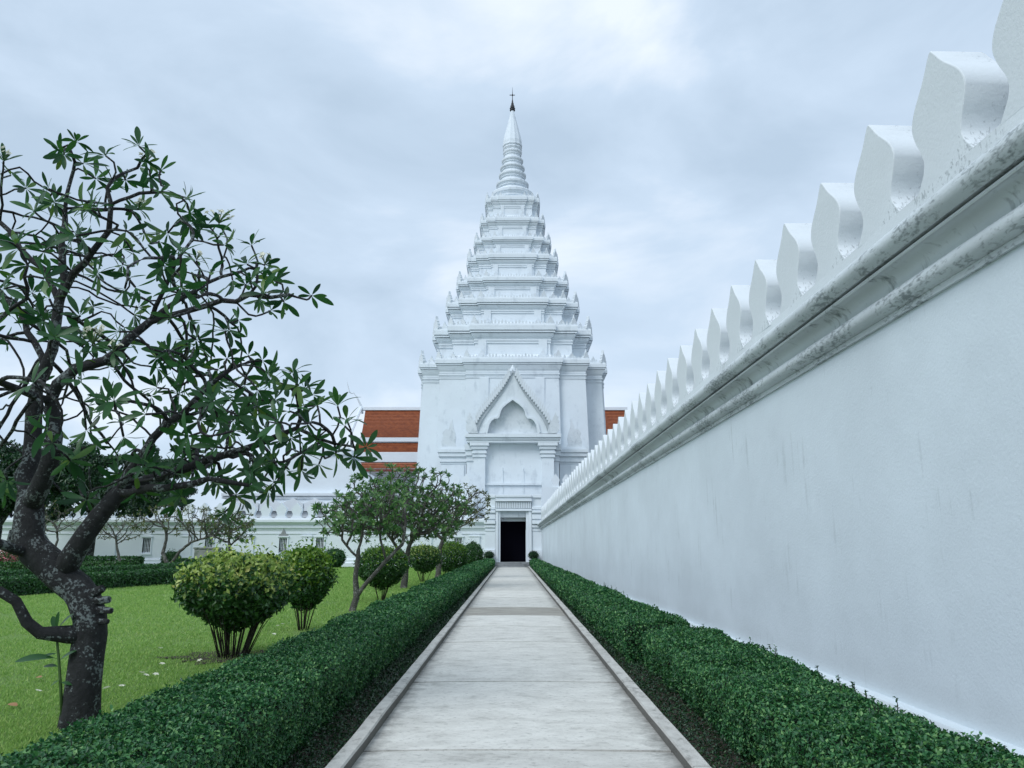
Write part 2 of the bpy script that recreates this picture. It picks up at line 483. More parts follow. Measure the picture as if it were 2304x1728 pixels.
def kerb(x0, x1, label):
    k = empty('kerb', ((x0 + x1) / 2, 0, 0)); tag(k, label, None, 'kerbs along the path', 'structure')
    y = -1.6
    while y < 59.6:
        L_ = min(random.choice((2.9, 3.3, 3.8)), 59.7 - y)
        mb = MB(); w = (x1 - x0) / 2
        ns = 8; loops = []
        for i in range(ns + 1):
            yy = y + .004 + (L_ - .008) * i / ns
            j = .006 * mnoise.noise((yy * 1.3, x0, 0)); h = .078 + .006 * mnoise.noise((yy * .9, x1, 3))
            loops.append([(-w + j, yy, -.1), (-w + j, yy, h - .012), (-w + .012 + j, yy, h), (w - .012 + j, yy, h), (w + j, yy, h - .012), (w + j, yy, -.1)])
        mb.loft(loops)
        mb.build('kerb_stone', M_kerb, k, smooth=True, sharp=30)
        y += L_
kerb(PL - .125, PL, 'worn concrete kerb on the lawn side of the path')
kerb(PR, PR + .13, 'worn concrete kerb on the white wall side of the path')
# soil strips under both hedges
mb = MB(); mb.add([(PR + .13, -2, .004), (4.5, -2, .004), (4.5, 60, .004), (PR + .13, 60, .004)], [(0, 1, 2, 3)])
tag(mb.build('soil_bed', M_soil), 'dark soil strip under the hedge by the wall', None, None, 'structure')
mb = MB(); mb.add([(-2.15, -2, .012), (PL - .125, -2, .012), (PL - .125, 59.8, .012), (-2.15, 59.8, .012)], [(0, 1, 2, 3)])
tag(mb.build('soil_bed', M_soil), 'dark soil strip under the hedge by the lawn', None, None, 'structure')

# ------------------------------------------------------------------ battlemented wall on the wall side
def Xw(y): return 3.50 - .0215 * y
def gz(y, z): return EYE + (z - EYE) * (1 - .00614 * y)
wall = empty('battlement_wall', (3.6, 0, 0))
tag(wall, 'long white plaster wall topped with leaf shaped merlons along the path', 'wall')
wall.location = (0, 0, 0)
YS = [float(v) for v in np.concatenate([np.arange(-3, 20, .5), np.arange(20, 60.2, 2)])]; YS[-1] = 59.9
def wsweep(name, prof, mat, scale=True, wob=.004):
    """prof: (protrusion towards the path, height), swept along the wall"""
    mb = MB(); loops = []
    for y in YS:
        l = []
        for i, (p, z) in enumerate(prof):
            w_ = wob * mnoise.noise((y * .8, i * .37, z))
            l.append((Xw(y) - p + w_, y, (gz(y, z) if scale else z) + w_ * .8))
        loops.append(l)
    mb.loft(loops, True, True, True)
    return mb.build(name, mat, wall, smooth=True, sharp=38)
wsweep('wall_face', [(-.55, -.1), (0, -.1), (0, 1.0), (0, 2.2), (0, 3.60), (-.55, 3.60)], M_wall, wob=.006)
wsweep('plinth', [(-.1, -.1), (.13, -.1), (.13, .14), (.10, .185), (-.1, .20)], M_wall, False)
wsweep('fillet', [(-.1, 3.53), (.03, 3.53), (.035, 3.582), (-.1, 3.582)], M_corn)
wsweep('torus_moulding', [(-.1, 3.584), (.045, 3.584), (.095, 3.60), (.125, 3.635), (.132, 3.675), (.118, 3.715), (.085, 3.745), (.05, 3.757), (-.1, 3.76)], M_corn)
cv = [(-.1, 3.762), (.040, 3.762), (.042, 3.775)]
for i in range(1, 8):
    q = i / 7 * PI / 2; cv.append((.042 + .155 * (1 - math.cos(q)), 3.775 + .120 * math.sin(q)))
wsweep('cove_moulding', cv + [(-.1, 3.897)], M_cove)
wsweep('upper_fillet', [(-.1, 3.899), (.20, 3.899), (.21, 3.912), (.205, 3.930), (-.1, 3.930)], M_merl)
wsweep('drip_groove', [(-.1, 3.931), (.10, 3.931), (.10, 3.960), (-.1, 3.960)], M_corn)
cw = [(-.1, 3.961), (.21, 3.955), (.235, 3.945)]
for i in range(1, 9):
    q = -PI / 2 + i / 8 * PI * .93; cw.append((.215 + .105 * math.cos(q), 4.045 + .10 * math.sin(q)))
wsweep('crown_moulding', cw + [(.12, 4.21), (.09, 4.275), (-.1, 4.28)], M_corn)
wsweep('parapet', [(-.42, 4.0), (.055, 4.27), (.05, 4.42), (-.42, 4.42)], M_merl)
# merlons: leaf shaped, in the plane of the wall
HS = 1.05
half = [(.40, 0), (.345, .06), (.285, .13), (.258, .19), (.258, .24), (.282, .31), (.330, .40), (.362, .49), (.368, .54), (.352, .60), (.308, .67), (.235, .745), (.16, .815), (.095, .89), (.045, .955), (.012, .992)]
def smooth_profile(h_, n_=3):
    out = []
    for i in range(len(h_) - 1):
        p0, p1, p2, p3 = h_[max(i - 1, 0)], h_[i], h_[i + 1], h_[min(i + 2, len(h_) - 1)]
        for k in range(n_):
            t_ = k / n_
            out.append(tuple(.5 * (2 * p1[c] + (p2[c] - p0[c]) * t_ + (2 * p0[c] - 5 * p1[c] + 4 * p2[c] - p3[c]) * t_ ** 2 + (3 * p1[c] - p0[c] - 3 * p2[c] + p3[c]) * t_ ** 3) for c in (0, 1)))
    return out + [h_[-1]]
def merlon_mesh(mat, name='merlon', sc=1.0, th=.43):
    hf_ = smooth_profile(half)
    prof = [(y * sc, z * sc) for y, z in hf_] + [(-y * sc, z * sc) for y, z in reversed(hf_)]
    m = MB(); n = len(prof); e_ = .009
    def loop(x, ins):
        return [(x, y * (1 - ins * 2.2), z if z < .01 else z - ins * (z / sc) * .9) for y, z in prof]
    loops = [loop(0 + e_, 0), loop(0 + .003, .004), loop(0, .011)]
    b = [loop(th - e_, 0), loop(th - .003, .004), loop(th, .011)]
    m.loft(list(reversed(loops)) + b, True, True)
    return m.mesh(name, mat, True)
mm = merlon_mesh(M_merl); mm.set_sharp_from_angle(angle=R(24))
y = 4.40 - 2.12; k = 0
while y < 59.2:
    o = link('merlon', mm, wall, (Xw(y) - .045 + random.uniform(-.008, .008), y + random.uniform(-.012, .012), gz(y, 4.40)))
    o.scale = (1, random.uniform(.98, 1.02), random.uniform(1.02, 1.085)); o.rotation_euler = (random.uniform(-.014, .014), 0, R(1.23) + random.uniform(-.025, .025))
    y += 1.06; k += 1

# ------------------------------------------------------------------ gallery in front of the tower
GY = 60.0
gal = empty('temple_gallery', (-18, GY, 0))
tag(gal, 'long low white temple gallery with barred windows, merlons and the dark doorway', 'building')
gal.location = (0, 0, 0)
zc0, zc1 = zat(1192, GY), zat(1166, GY)       # cornice bottom, top
gx0, gx1 = -48.0, 2.25
dx0, dx1 = xat(1125.5, 1220, GY), xat(1183, 1220, GY)
dz1 = zat(1164, GY)
win = [xat(637, 1226, GY), xat(720, 1226, GY), xat(1031, 1213, GY), xat(330, 1226, GY), xat(470, 1226, GY), xat(180, 1226, GY)]
wz0, wz1 = zat(1243, GY), zat(1211, GY)
ww = .30
holes = sorted([(w - ww, w + ww, wz0, wz1) for w in win] + [(dx0, dx1, -.2, dz1)])
mb = MB(); x = gx0
for (a, b, z0, z1) in holes:
    mb.box(x, a, GY, GY + .5, -.1, zc0)
    if z0 < 0: x = b; break
    if z0 > 0: mb.box(a, b, GY, GY + .5, -.1, z0)
    if z1 < zc0: mb.box(a, b, GY, GY + .5, z1, zc0)
    x = b
mb.build('wall', M_gal, gal)
mb = MB(); mb.box(x, gx1, GY, GY + .5, -.1, zc0); mb.build('wall', M_gal, gal)
mb = MB(); mb.box(gx0, gx1, GY + 4.2, GY + 4.6, -.1, zc1 + .2); mb.box(gx0, gx1, GY + .5, GY + 4.2, -.1, 0.02)
mb.build('inner_wall', M_inside, gal)
mb = MB(); mb.box(gx0, gx1, GY + .35, GY + 4.9, zc1 - .22, zc1 - .05); mb.build('roof_slab', M_gal, gal)
def band(prof, x0, x1, Yf, name, parent, mat, ret=True):
    """mouldings swept along x; prof is (protrusion, z)"""
    m = MB(); 
    loops = []
    for xx in (x0, x1):
        loops.append([(xx, Yf - p, z) for p, z in prof])
    m.loft(loops)
    return m.build(name, mat, parent)
H = zc1 - zc0
dpx0, dpx1 = xat(1092, 1200, GY) , xat(1217, 1200, GY)
for (a, b) in ((gx0, dpx0),):
    band([(-.3, zc0), (.05, zc0), (.05, zc0 + H * .10), (.16, zc0 + H * .16), (.16, zc0 + H * .26), (.09, zc0 + H * .30), (.09, zc0 + H * .42), (.20, zc0 + H * .52), (.34, zc0 + H * .62), (.40, zc0 + H * .66), (.40, zc0 + H * .86), (.32, zc0 + H), (-.3, zc0 + H)], a, b, GY, 'cornice', gal, M_gal)
    band([(-.1, zc0 - .32), (.04, zc0 - .32), (.07, zc0 - .29), (.04, zc0 - .26), (-.1, zc0 - .26)], a, b, GY, 'string_course', gal, M_gal)
    band([(-.1, -.1), (.30, -.1), (.30, .28), (.18, .36), (.18, .52), (.08, .60), (-.1, .62)], a, b, GY, 'plinth', gal, M_gal)
for px in (690, 845, 960, 1068, 560, 420, 250, 90):
    xx = xat(px, 1226, GY)
    mb = MB(); mb.box(xx - .38, xx + .38, GY - .10, GY + .1, .55, zc0 - .38); mb.box(xx - .44, xx + .44, GY - .15, GY + .1, zc0 - .52, zc0 - .44); mb.box(xx - .44, xx + .44, GY - .15, GY + .1, .60, .78)
    mb.build('pilaster', M_gal, gal)
for w in win:
    wn = empty('window', (w, GY, wz0), gal)
    hh = wz1 - wz0
    m = MB()
    m.box(-ww - .09, -ww, -.07, .3, -.08, hh + .08); m.box(ww, ww + .09, -.07, .3, -.08, hh + .08); m.box(-ww - .14, ww + .14, -.12, .3, hh + .08, hh + .17); m.box(-ww - .14, ww + .14, -.12, .3, -.17, -.08)
    m.build('frame', M_gal, wn)
    m = MB(); m.prism_y([(-ww - .1, hh + .172), (ww + .1, hh + .172), (ww * .5, hh + .40), (ww * .32, hh + .52), (0, hh + .74), (-ww * .32, hh + .52), (-ww * .5, hh + .40)], -.09, .02)
    m.build('pediment', M_step if abs(w - win[0]) < .1 else M_gal, wn)
    for q in range(5):
        m = MB(); xx = -ww + .06 + q * (2 * ww - .12) / 4
        m.lathe([(.028, 0), (.028, hh * .3), (.042, hh * .34), (.028, hh * .38), (.028, hh * .62), (.042, hh * .66), (.028, hh * .7), (.028, hh)], (xx, .12, 0), 6)
        m.build('bar', M_gal, wn)
    m = MB(); m.box(-ww - .03, ww + .03, .42, .46, -.03, hh + .03); m.build('shade_panel', M_unlit, wn)  # black sheet behind the bars, painted as the unlit room
# merlons on the gallery roof edge, seen face on
mg = MB(); prof = [(y * 1.12, z * 1.16) for y, z in half] + [(-y * 1.12, z * 1.16) for y, z in reversed(half)]
mg.prism_y(prof, 0, .4); mgm = mg.mesh('merlon', M_gal)
xx = gx0 + .5
while xx < dpx0 - .6:
    link('merlon', mgm, gal, (xx, GY - .12, zc1 + .02)); xx += 1.19
# ------------------------------------------------------------------ portal
port = empty('portal', (0, 0, 0), gal)
def zz(py): return zat(py, GY - .6)
def xx_(px): return xat(px, 1180, GY - .6)
PYF = GY - .6
for (a, b, cut) in ((1092, 1114.3, 0), (1197, 1218, 0)):
    m = MB(); x0, x1 = xx_(a), xx_(b)
    m.box(x0, x1, PYF, GY + .2, -.1, zz(1113))
    m.build('pier', M_gal, port)
    steps = [(1266, 1237, .16), (1195, 1191, .05), (1187, 1182, .12), (1179, 1171, .22), (1168, 1158, .14), (1154, 1149, .20), (1146, 1140, .10), (1120, 1113, .12)]
    for (lo, hi, pr) in steps:
        m = MB(); m.box(x0 - pr * (.5 if a < 1150 else 0), x1 + pr * (0 if a < 1150 else .2), PYF - pr, PYF + .05, zz(lo), zz(hi)); m.build('moulding', M_gal, port, bevel=.02)
# block above the door and door frame
m = MB(); m.box(xx_(1093), xx_(1217.5), GY + .1, GY + .8, zz(1166), zz(1113)); m.build('lintel_block', M_gal, port)
m = MB(); m.box(xx_(1114.6), xx_(1196.7), PYF - .10, GY + .1, zz(1145), zz(1128.5)); fl = m.build('fluted_lintel', M_groove_shade, port)  # darker backing paints the shade between the flutes
nfl = 20
for i in range(nfl):
    m = MB(); xa = xx_(1116) + (xx_(1195) - xx_(1116)) * (i + .5) / nfl
    m.box(xa - .042, xa + .042, PYF - .17, PYF - .09, zz(1143.5), zz(1130)); m.build('flute', M_gal, fl)
for (lo, hi, pr) in ((1128.3, 1123.5, .30), (1123.2, 1119, .22), (1118.8, 1114, .32), (1150, 1145.2, .22)):
    m = MB(); m.box(xx_(1114.8), xx_(1196.5), PYF - pr, GY + .1, zz(lo), zz(hi)); m.build('moulding', M_gal, port, bevel=.015)
for (a, b) in ((1114.8, 1121), (1189, 1196.3)):
    m = MB(); m.box(xx_(a), xx_(b), PYF - .12, GY + .1, .0, zz(1150.2)); m.build('jamb', M_gal, port, bevel=.015)
for (a, b) in ((1121.1, 1125.8), (1183.6, 1188.9)):
    m = MB(); m.box(xx_(a), xx_(b), PYF - .02, GY + .1, .0, zz(1150.2)); m.build('inner_jamb', M_gal, port, bevel=.01)
m = MB(); m.box(xx_(1125.9), xx_(1183.5), PYF + .02, GY + .1, zz(1164), zz(1150.3)); m.build('carved_head', M_groove_shade, port)
m = MB(); m.box(dx0 - .05, dx1 + .05, GY + 1.0, GY + 1.1, .1, dz1 + .1); dr = m.build('door', M_unlit, port)
m = MB(); m.box(dx0 - .3, dx0 - .02, GY + .5, GY + 1.2, 0, dz1 + .3); m.box(dx1 + .02, dx1 + .3, GY + .5, GY + 1.2, 0, dz1 + .3); m.box(dx0 - .3, dx1 + .3, GY + .5, GY + 1.2, dz1 + .02, dz1 + .3); m.build('passage', M_unlit, port)
for i, (pr, z0, z1) in enumerate(((1.10, -.05, .10), (.62, .102, .24), (.16, .242, .36))):
    m = MB(); m.box(xx_(1117) - (.25 if i == 0 else 0), xx_(1190) + (.25 if i == 0 else 0), PYF - pr, GY + .9, z0, z1); m.build('step', M_step, port, bevel=.015)

# ------------------------------------------------------------------ the tower
YC = 77.0
tow = empty('stupa_tower', (0, YC, 0))
tag(tow, 'tall white tiered stupa tower with slender spire and pedimented porch', 'tower')
tow.location = (0, 0, 0)
QP = [(.48, 1.0), (.48, .95), (.76, .95), (.76, .76), (.95, .76), (.95, .48), (1.0, .48)]
CX = 0.05
def plan(s, o, z):
    pts = []
    q = [(a * s + o, b * s + o) for a, b in QP]
    for (a, b) in q: pts.append((CX + a, YC - b, z))                    # front centre to right
    for (a, b) in reversed(q): pts.append((CX + a, YC + b, z))
    for (a, b) in q: pts.append((CX - a, YC + b, z))
    for (a, b) in reversed(q): pts.append((CX - a, YC - b, z))
    return pts
def s_of(Wp, py):
    u, dy, dz = ray(1152 + Wp, py)
    kx = u / dy
    return kx * YC / (1 + .48 * kx)
def z_of(py, s):
    return zat(py, YC - .48 * s)
tiers = [(213, 841), (180, 765), (150.7, 702), (127, 651), (103.5, 597), (87.5, 555), (74, 510), (62, 461)]
info = []
for Wp, py in tiers:
    s = s_of(Wp, py); info.append((s, z_of(py, s)))
# main body: battered piers
s0, zl0 = info[0]
bw = s_of(205, 900)
zb_cap = z_of(873, bw)
Hc = zl0 - zb_cap
m = MB()
m.loft([plan(bw * 1.075, 0, 0), plan(bw * 1.075, .5, 0.01), plan(bw * 1.06, .5, 2.2), plan(bw * 1.06, .25, 2.6), plan(bw * 1.055, .0, 3.2), plan(bw * 1.0, 0, zb_cap)])
m.build('body', M_tow, tow)
def cornice_loops(s, z0, h, out):
    L_ = []
    for o, f in ((0, 0), (.16, .0), (.16, .07), (-.10, .072), (-.10, .10), (.05, .102), (.05, .15), (.22, .17), (.22, .25), (.0, .252), (.0, .285), (.08, .287), (.08, .36), (.30, .44), (.62, .60), (.70, .64), (.50, .642), (.50, .668), (.82, .67), (.82, .72), (.66, .722), (.66, .75), (1.0, .752), (1.0, .93), (.92, 1.0)):
        L_.append(plan(s, o * out, z0 + f * h))
    return L_
capH = Hc * 1.35
m = MB(); m.loft(cornice_loops(bw, zb_cap, capH, s0 - bw)); m.build('main_cornice', M_tow, tow)
ztop = zb_cap + capH
# ornaments: flame shaped antefix and crest teeth
def flame(h, w, th, mat, name):
    P_ = [(-.5, 0), (-.52, .18), (-.36, .30), (-.40, .42), (-.24, .50), (-.26, .60), (-.10, .72), (-.03, 1.0), (.05, .74), (.24, .60), (.22, .50), (.40, .40), (.36, .28), (.52, .16), (.5, 0)]
    m = MB(); m.prism_y([(x * w, z * h) for x, z in reversed(P_)], -th / 2, th / 2)
    me = m.mesh(name, mat)
    return me
FL = flame(1.0, .62, .22, M_towo, 'antefix')
def ornaments(parent, s, o, z, h):
    q = [(a * s + o, b * s + o) for a, b in QP]
    conv = [q[0], q[2], q[4], q[6]]
    for i, (a, b) in enumerate(conv):
        for sx in (-1, 1):
            k_ = link('antefix', FL, parent, (CX + sx * (a - .10 * h), YC - b + .10 * h, z))
            big = 1.0 if i >= 2 else .72
            k_.scale = (h * big * (1.0), h * big, h * big); k_.rotation_euler = (0, 0, sx * R([10, 25, 50, 70][i]))
    for (a, b) in (((q[1][0] + q[2][0]) / 2, q[2][1]), ((q[3][0] + q[4][0]) / 2, q[4][1]), (q[4][0], (q[4][1] + q[5][1]) / 2), (q[6][0], q[6][1] * .4)):
        for sx in (-1, 1):
            k_ = link('antefix', FL, parent, (CX + sx * (a - .12 * h), YC - b + .12 * h, z)); k_.scale = (h * .75, h * .7, h * random.uniform(.5, .62)); k_.rotation_euler = (0, 0, sx * R(20))
    # crest teeth along the front-facing edges
    m = MB()
    segs = [(-q[0][0], q[0][0], q[0][1]), (q[1][0], q[2][0], q[2][1]), (-q[2][0], -q[1][0], q[2][1]), (q[3][0], q[4][0], q[4][1]), (-q[4][0], -q[3][0], q[4][1])]
    for a, b, d in segs:
        n_ = max(2, int((b - a) / (.20 * h + .04)))
        for i in range(n_):
            xc = a + (b - a) * (i + .5) / n_; wd = (b - a) / n_ * .42
            hh = h * .30 * random.uniform(.6, 1.25); yy = YC - d + .10
            m.prism_y([(CX + xc + wd, z), (CX + xc + wd * .6, z + hh * .6), (CX + xc, z + hh), (CX + xc - wd * .6, z + hh * .6), (CX + xc - wd, z)], yy - .05, yy + .09)
    cr_ = m.build('crest', M_towo, parent); cr_['kind'] = 'stuff'
ob = tow
mc = empty('main_cornice_ornament', (0, 0, 0), tow)
ornaments(mc, s0, -.10, ztop, 1.25)
# stepped tiers
prev = ztop
zprev_s = s0
for i in range(1, 8):
    s, zl = info[i]
    nxt = None
    h_ = (zl - prev)
    tot = h_ * 1.16
    out = s * .058 + .06
    wall_s = s - out
    tr = empty('tier', (0, 0, 0), tow)
    m = MB()
    base = [plan(wall_s, out * .72, prev), plan(wall_s, out * .72, prev + tot * .06), plan(wall_s, out * .5, prev + tot * .08), plan(wall_s, out * .5, prev + tot * .13), plan(wall_s, out * .2, prev + tot * .17)]
    wl = [plan(wall_s, 0, prev + tot * .20), plan(wall_s, -.02, prev + tot * .50)]
    cor = [plan(wall_s, o_ * out, prev + tot * f) for o_, f in ((.14, .50), (.14, .54), (-.02, .542), (-.02, .558), (.16, .567), (.16, .61), (.04, .612), (.04, .626), (.40, .68), (.62, .73), (.62, .75), (.35, .752), (.35, .772), (.86, .774), (.86, .81), (.6, .812), (.6, .832), (1.0, .834), (1.0, .95), (.92, 1.0))]
    m.loft(base + wl + cor)
    m.build('tier_wall', M_tow, tr)
    # slim pilasters on the middle bay
    for sx in (-1, 1):
        m = MB(); xa = CX + sx * wall_s * .385; w_ = wall_s * .05 + .03; yf = YC - wall_s
        m.box(xa - w_, xa + w_, yf - out * .22, yf + .1, prev + tot * .17, prev + tot * .60)
        m.build('pilaster', M_tow, tr)
        k_ = link('rosette', FL, tr, (xa, yf - out * .5, prev + tot * .10)); sc_ = tot * .24
        k_.scale = (sc_ * 1.35, sc_ * 1.4, sc_)
    ornaments(tr, s, -.08, prev + tot, .36 + .125 * s)
    prev = prev + tot
# neck rings and spire
rings = [(48, 444), (37, 422), (31, 401), (28, 386), (24.5, 368), (21.5, 349)]
z = prev
crow = MB()
pr = [(s_of(45, 445) , z - .1)]
rr_prev = s_of(45, 445)
ringobj = []
zlist = [z] + [zat(py - 8, YC) for _, py in rings]
for i, (Wp, py) in enumerate(rings):
    r_ = Wp / FPX * YC / ray(1152, py)[1]
    za, zb = zlist[i] + (.0 if i else -.1), zlist[i + 1]
    h_ = zb - za
    m = MB()
    m.lathe([(r_ * .86, 0), (r_ * .84, h_ * .36), (r_ * .92, h_ * .40), (r_ * .92, h_ * .46), (r_ * .88, h_ * .50), (r_ * .94, h_ * .60), (r_ * .99, h_ * .68), (r_ * 1.0, h_ * .84), (r_ * .95, h_ * .92), (r_ * .86, h_)], (CX, YC, za), 20, PI / 20)
    m.build('ring', M_tow, tow)
zsp0, zsp1 = zlist[-1], zat(250, YC)
rb = 21.3 / FPX * YC / ray(1152, 332)[1]
hs_ = zsp1 - zsp0
m = MB()
n_ = 24
loops = []
for f, rf in ((0, .90), (.04, 1.0), (.05, 1.0), (.06, .94), (.09, .94), (.10, 1.02), (.13, 1.02), (.14, .98), (.22, .97), (.35, .86), (.5, .69), (.65, .52), (.8, .36), (.92, .23), (1.0, .17)):
    loops.append([(CX + rb * rf * (1 + (.035 if k % 2 else -.02)) * math.cos(2 * PI * k / n_), YC + rb * rf * (1 + (.035 if k % 2 else -.02)) * math.sin(2 * PI * k / n_), zsp0 + f * hs_) for k in range(n_)])
m.loft(loops); m.build('spire', M_tow, tow)
m = MB()
ft = zat(196, YC); hf = ft - zsp1
m.lathe([(.08, 0), (.30, .02 * hf), (.27, .07 * hf), (.32, .10 * hf), (.22, .16 * hf), (.24, .20 * hf), (.14, .26 * hf), (.15, .30 * hf), (.08, .37 * hf), (.085, .40 * hf), (.04, .48 * hf), (.035, .62 * hf), (.10, .66 * hf), (.035, .71 * hf), (.02, .85 * hf), (.008, hf)], (CX, YC, zsp1), 10)
fin = m.build('finial', M_iron, tow, smooth=True, sharp=40)
m = MB(); m.box(CX - .32, CX + .28, YC - .03, YC + .03, zsp1 + hf * .655, zsp1 + hf * .675); m.box(CX - .03, CX + .03, YC - .25, YC + .25, zsp1 + hf * .655, zsp1 + hf * .675); m.build('cross_bar', M_iron, fin)
# pilasters on the body's middle bay and bay edges
for px in (1089, 1215):
    m = MB(); xa = xat(px, 900, YC - bw); m.box(xa - .42, xa + .42, YC - bw - .12, YC - bw + .3, 6, zb_cap)
    m.build('pilaster', M_tow, tow)

# ------------------------------------------------------------------ porch with the flame pediment
PY = 64.5
por = empty('porch', (0, 0, 0), tow)
def X(px, py=1000, Y=PY): return xat(px, py, Y)
def Z(py, Y=PY): return zat(py, Y)
m = MB(); m.box(X(1066), X(1240), PY + .35, YC - bw + .6, 0, Z(978)); m.build('porch_body', M_tow, por)
# recessed panel wall is the body; pilasters in front
for (a, b) in ((1066, 1092), (1218.5, 1246)):
    m = MB(); x0, x1 = X(a), X(b)
    m.box(x0, x1, PY - .05, PY + .4, 0, Z(1026)); m.build('pilaster', M_tow, por)
    for lo, hi, pr_ in ((1029, 1024.5, .10), (1024.3, 1021, .04), (1020.8, 1016, .14), (1015.8, 1011, .07), (1010.8, 1004, .20), (1003.8, 997, .32)):
        m = MB(); m.box(x0 - pr_, x1 + pr_, PY - .05 - pr_, PY + .4, Z(lo), Z(hi)); m.build('capital', M_tow, por, bevel=.02)
for (a, b) in ((1050, 1065.5), (1246.5, 1258)):
    m = MB(); x0, x1 = X(a), X(b)
    m.box(x0, x1, PY + .55, YC - bw + .5, 0, Z(1033)); m.build('side_pilaster', M_tow, por)
    for lo, hi, pr_ in ((1036, 1031, .10), (1030.8, 1024, .05), (1023.8, 1012, .2), (1011.8, 998, .32)):
        m = MB(); m.box(x0 - pr_ * .6, x1 + pr_ * .6, PY + .55 - pr_, YC - bw + .4, Z(lo), Z(hi)); m.build('capital', M_tow, por, bevel=.02)
for lo, hi, pr_, ex in ((996.8, 991, .35, 1051), (990.8, 986, .45, 1049), (985.8, 977.5, .58, 1047)):
    m = MB(); m.box(X(ex), X(2 * 1153.5 - ex + 2), PY - pr_, PY + .9, Z(lo), Z(hi)); m.build('entablature', M_tow, por, bevel=.02)
m = MB(); m.box(X(1092.2), X(1218.3), PY + .18, PY + .4, Z(1091), Z(1086)); m.build('sill', M_tow, por)
for px in (1131.5, 1178.5):
    m = MB(); xa = X(px, 1056); za = Z(1058)
    m.tube([(xa, PY + .35, za), (xa, PY + .05, za + .05), (xa + .03, PY - .1, za + .22), (xa, PY - .02, za + .35)], [.03, .03, .03, .02], 6); m.tube([(xa, PY + .3, za), (xa + .02, PY + .32, Z(1110))], [.02, .02], 5)
    m.build('lamp_bracket', M_tow, por)
# pediment: a trefoil arch between two rakes
cx = 1153.5
inner = [(-60, 975), (-58, 968), (-55, 955), (-50, 946), (-43, 941), (-35, 940.5), (-31, 936), (-28.5, 926), (-24, 917), (-15, 909), (-6, 903), (0, 898.5)]
outer = [(-91, 975), (-90, 966), (-86, 955), (-80, 943), (-73, 932), (-64, 921), (-54, 909), (-44, 897), (-33, 884), (-22, 870), (-10, 850), (0, 832)]
def mirror(l): return l + [(-a, b) for a, b in reversed(l[:-1])]
def pw(l, Y): return [(X(cx + a, b, Y), Z(b, Y)) for a, b in l]
I = pw(mirror(inner), PY - .3); O = pw(mirror(outer), PY - .3)
ped = empty('pediment', (0, 0, 0), por)
m = MB(); m.strip_y(I, O, PY - .42, PY + .5); m.build('arch_frame', M_tow, ped)
I2 = pw(mirror([(a * .955, b + 2.0) for a, b in inner]), PY - .3); I3 = pw(mirror([(a * 1.05, b - 2.0) for a, b in inner]), PY - .3)
m = MB(); m.strip_y(I2, I3, PY - .56, PY - .3); m.build('arch_moulding', M_tow, ped)
O2 = pw(mirror([(a * .875, b + 7) for a, b in outer]), PY - .3)
m = MB(); m.strip_y(O2, O, PY - .54, PY - .3); m.build('rake_moulding', M_groove_shade, ped)  # darker band paints the shade between the flame teeth
m = MB(); m.prism_y(list(reversed(pw(mirror([(a, b) for a, b in inner]), PY))) , PY + .05, PY + .3); m.build('tympanum', M_towo, ped)
# flame teeth up both rakes
tooth = MB(); tooth.prism_y([(.10, 0), (.13, .35), (.06, .62), (.10, .82), (-.02, 1.0), (-.10, .70), (-.08, .45), (-.12, .2), (-.10, 0)], -.14, .14)
TM = tooth.mesh('flame_tooth', M_towo)
def along(l, f):
    d = [0]
    for i in range(1, len(l)): d.append(d[-1] + math.dist(l[i - 1], l[i]))
    t_ = f * d[-1]
    for i in range(1, len(l)):
        if t_ <= d[i]:
            q = (t_ - d[i - 1]) / (d[i] - d[i - 1]); return (l[i - 1][0] + (l[i][0] - l[i - 1][0]) * q, l[i - 1][1] + (l[i][1] - l[i - 1][1]) * q)
    return l[-1]
for i in range(19):
    f = .16 + .76 * i / 18
    a, b = along(outer, f)
    for sx in (-1, 1):
        xx, zq = X(cx + sx * a * .97 * -1 * -1, b, PY - .3), Z(b + 4.0, PY - .3)
        o = link('flame_tooth', TM, ped, (xx, PY - .52, zq)); sc_ = .85 + .18 * math.sin(f * PI)
        o.scale = (.72, .9, sc_ * .82); o.rotation_euler = (0, -sx * R(8) , 0)
m = MB(); ax = X(cx, 836, PY - .3); az = Z(834, PY - .3); ah = Z(819, PY - .3) - az
m.lathe([(.30, -.25), (.34, 0), (.26, .2 * ah), (.28, .3 * ah), (.16, .5 * ah), (.10, .75 * ah), (.01, ah)], (ax, PY - .05, az), 8); m.build('apex_finial', M_towo, ped)
naga = [(0, 0), (-.42, .05), (-.62, .35), (-.70, .8), (-.52, 1.0), (-.66, 1.2), (-.48, 1.38), (-.58, 1.62), (-.36, 1.78), (-.30, 2.15), (-.12, 1.75), (-.02, 1.5), (.08, 1.2), (.25, 1.35), (.30, .95), (.42, .6), (.55, 0)]
for sx in (-1, 1):
    m = MB(); xo, zo = X(cx + sx * 90), Z(977.2)
    pl = [(xo + sx * -1 * (-x) * .85 * (1), zo + z_ * .86) for x, z_ in naga] if sx > 0 else [(xo + x * .85, zo + z_ * .86) for x, z_ in naga]
    if sx > 0: pl = [(xo - x * .85, zo + z_ * .86) for x, z_ in naga]
    m.prism_y(pl if sx < 0 else list(reversed(pl)), PY - .62, PY - .1); m.build('naga_finial', M_towo, ped)
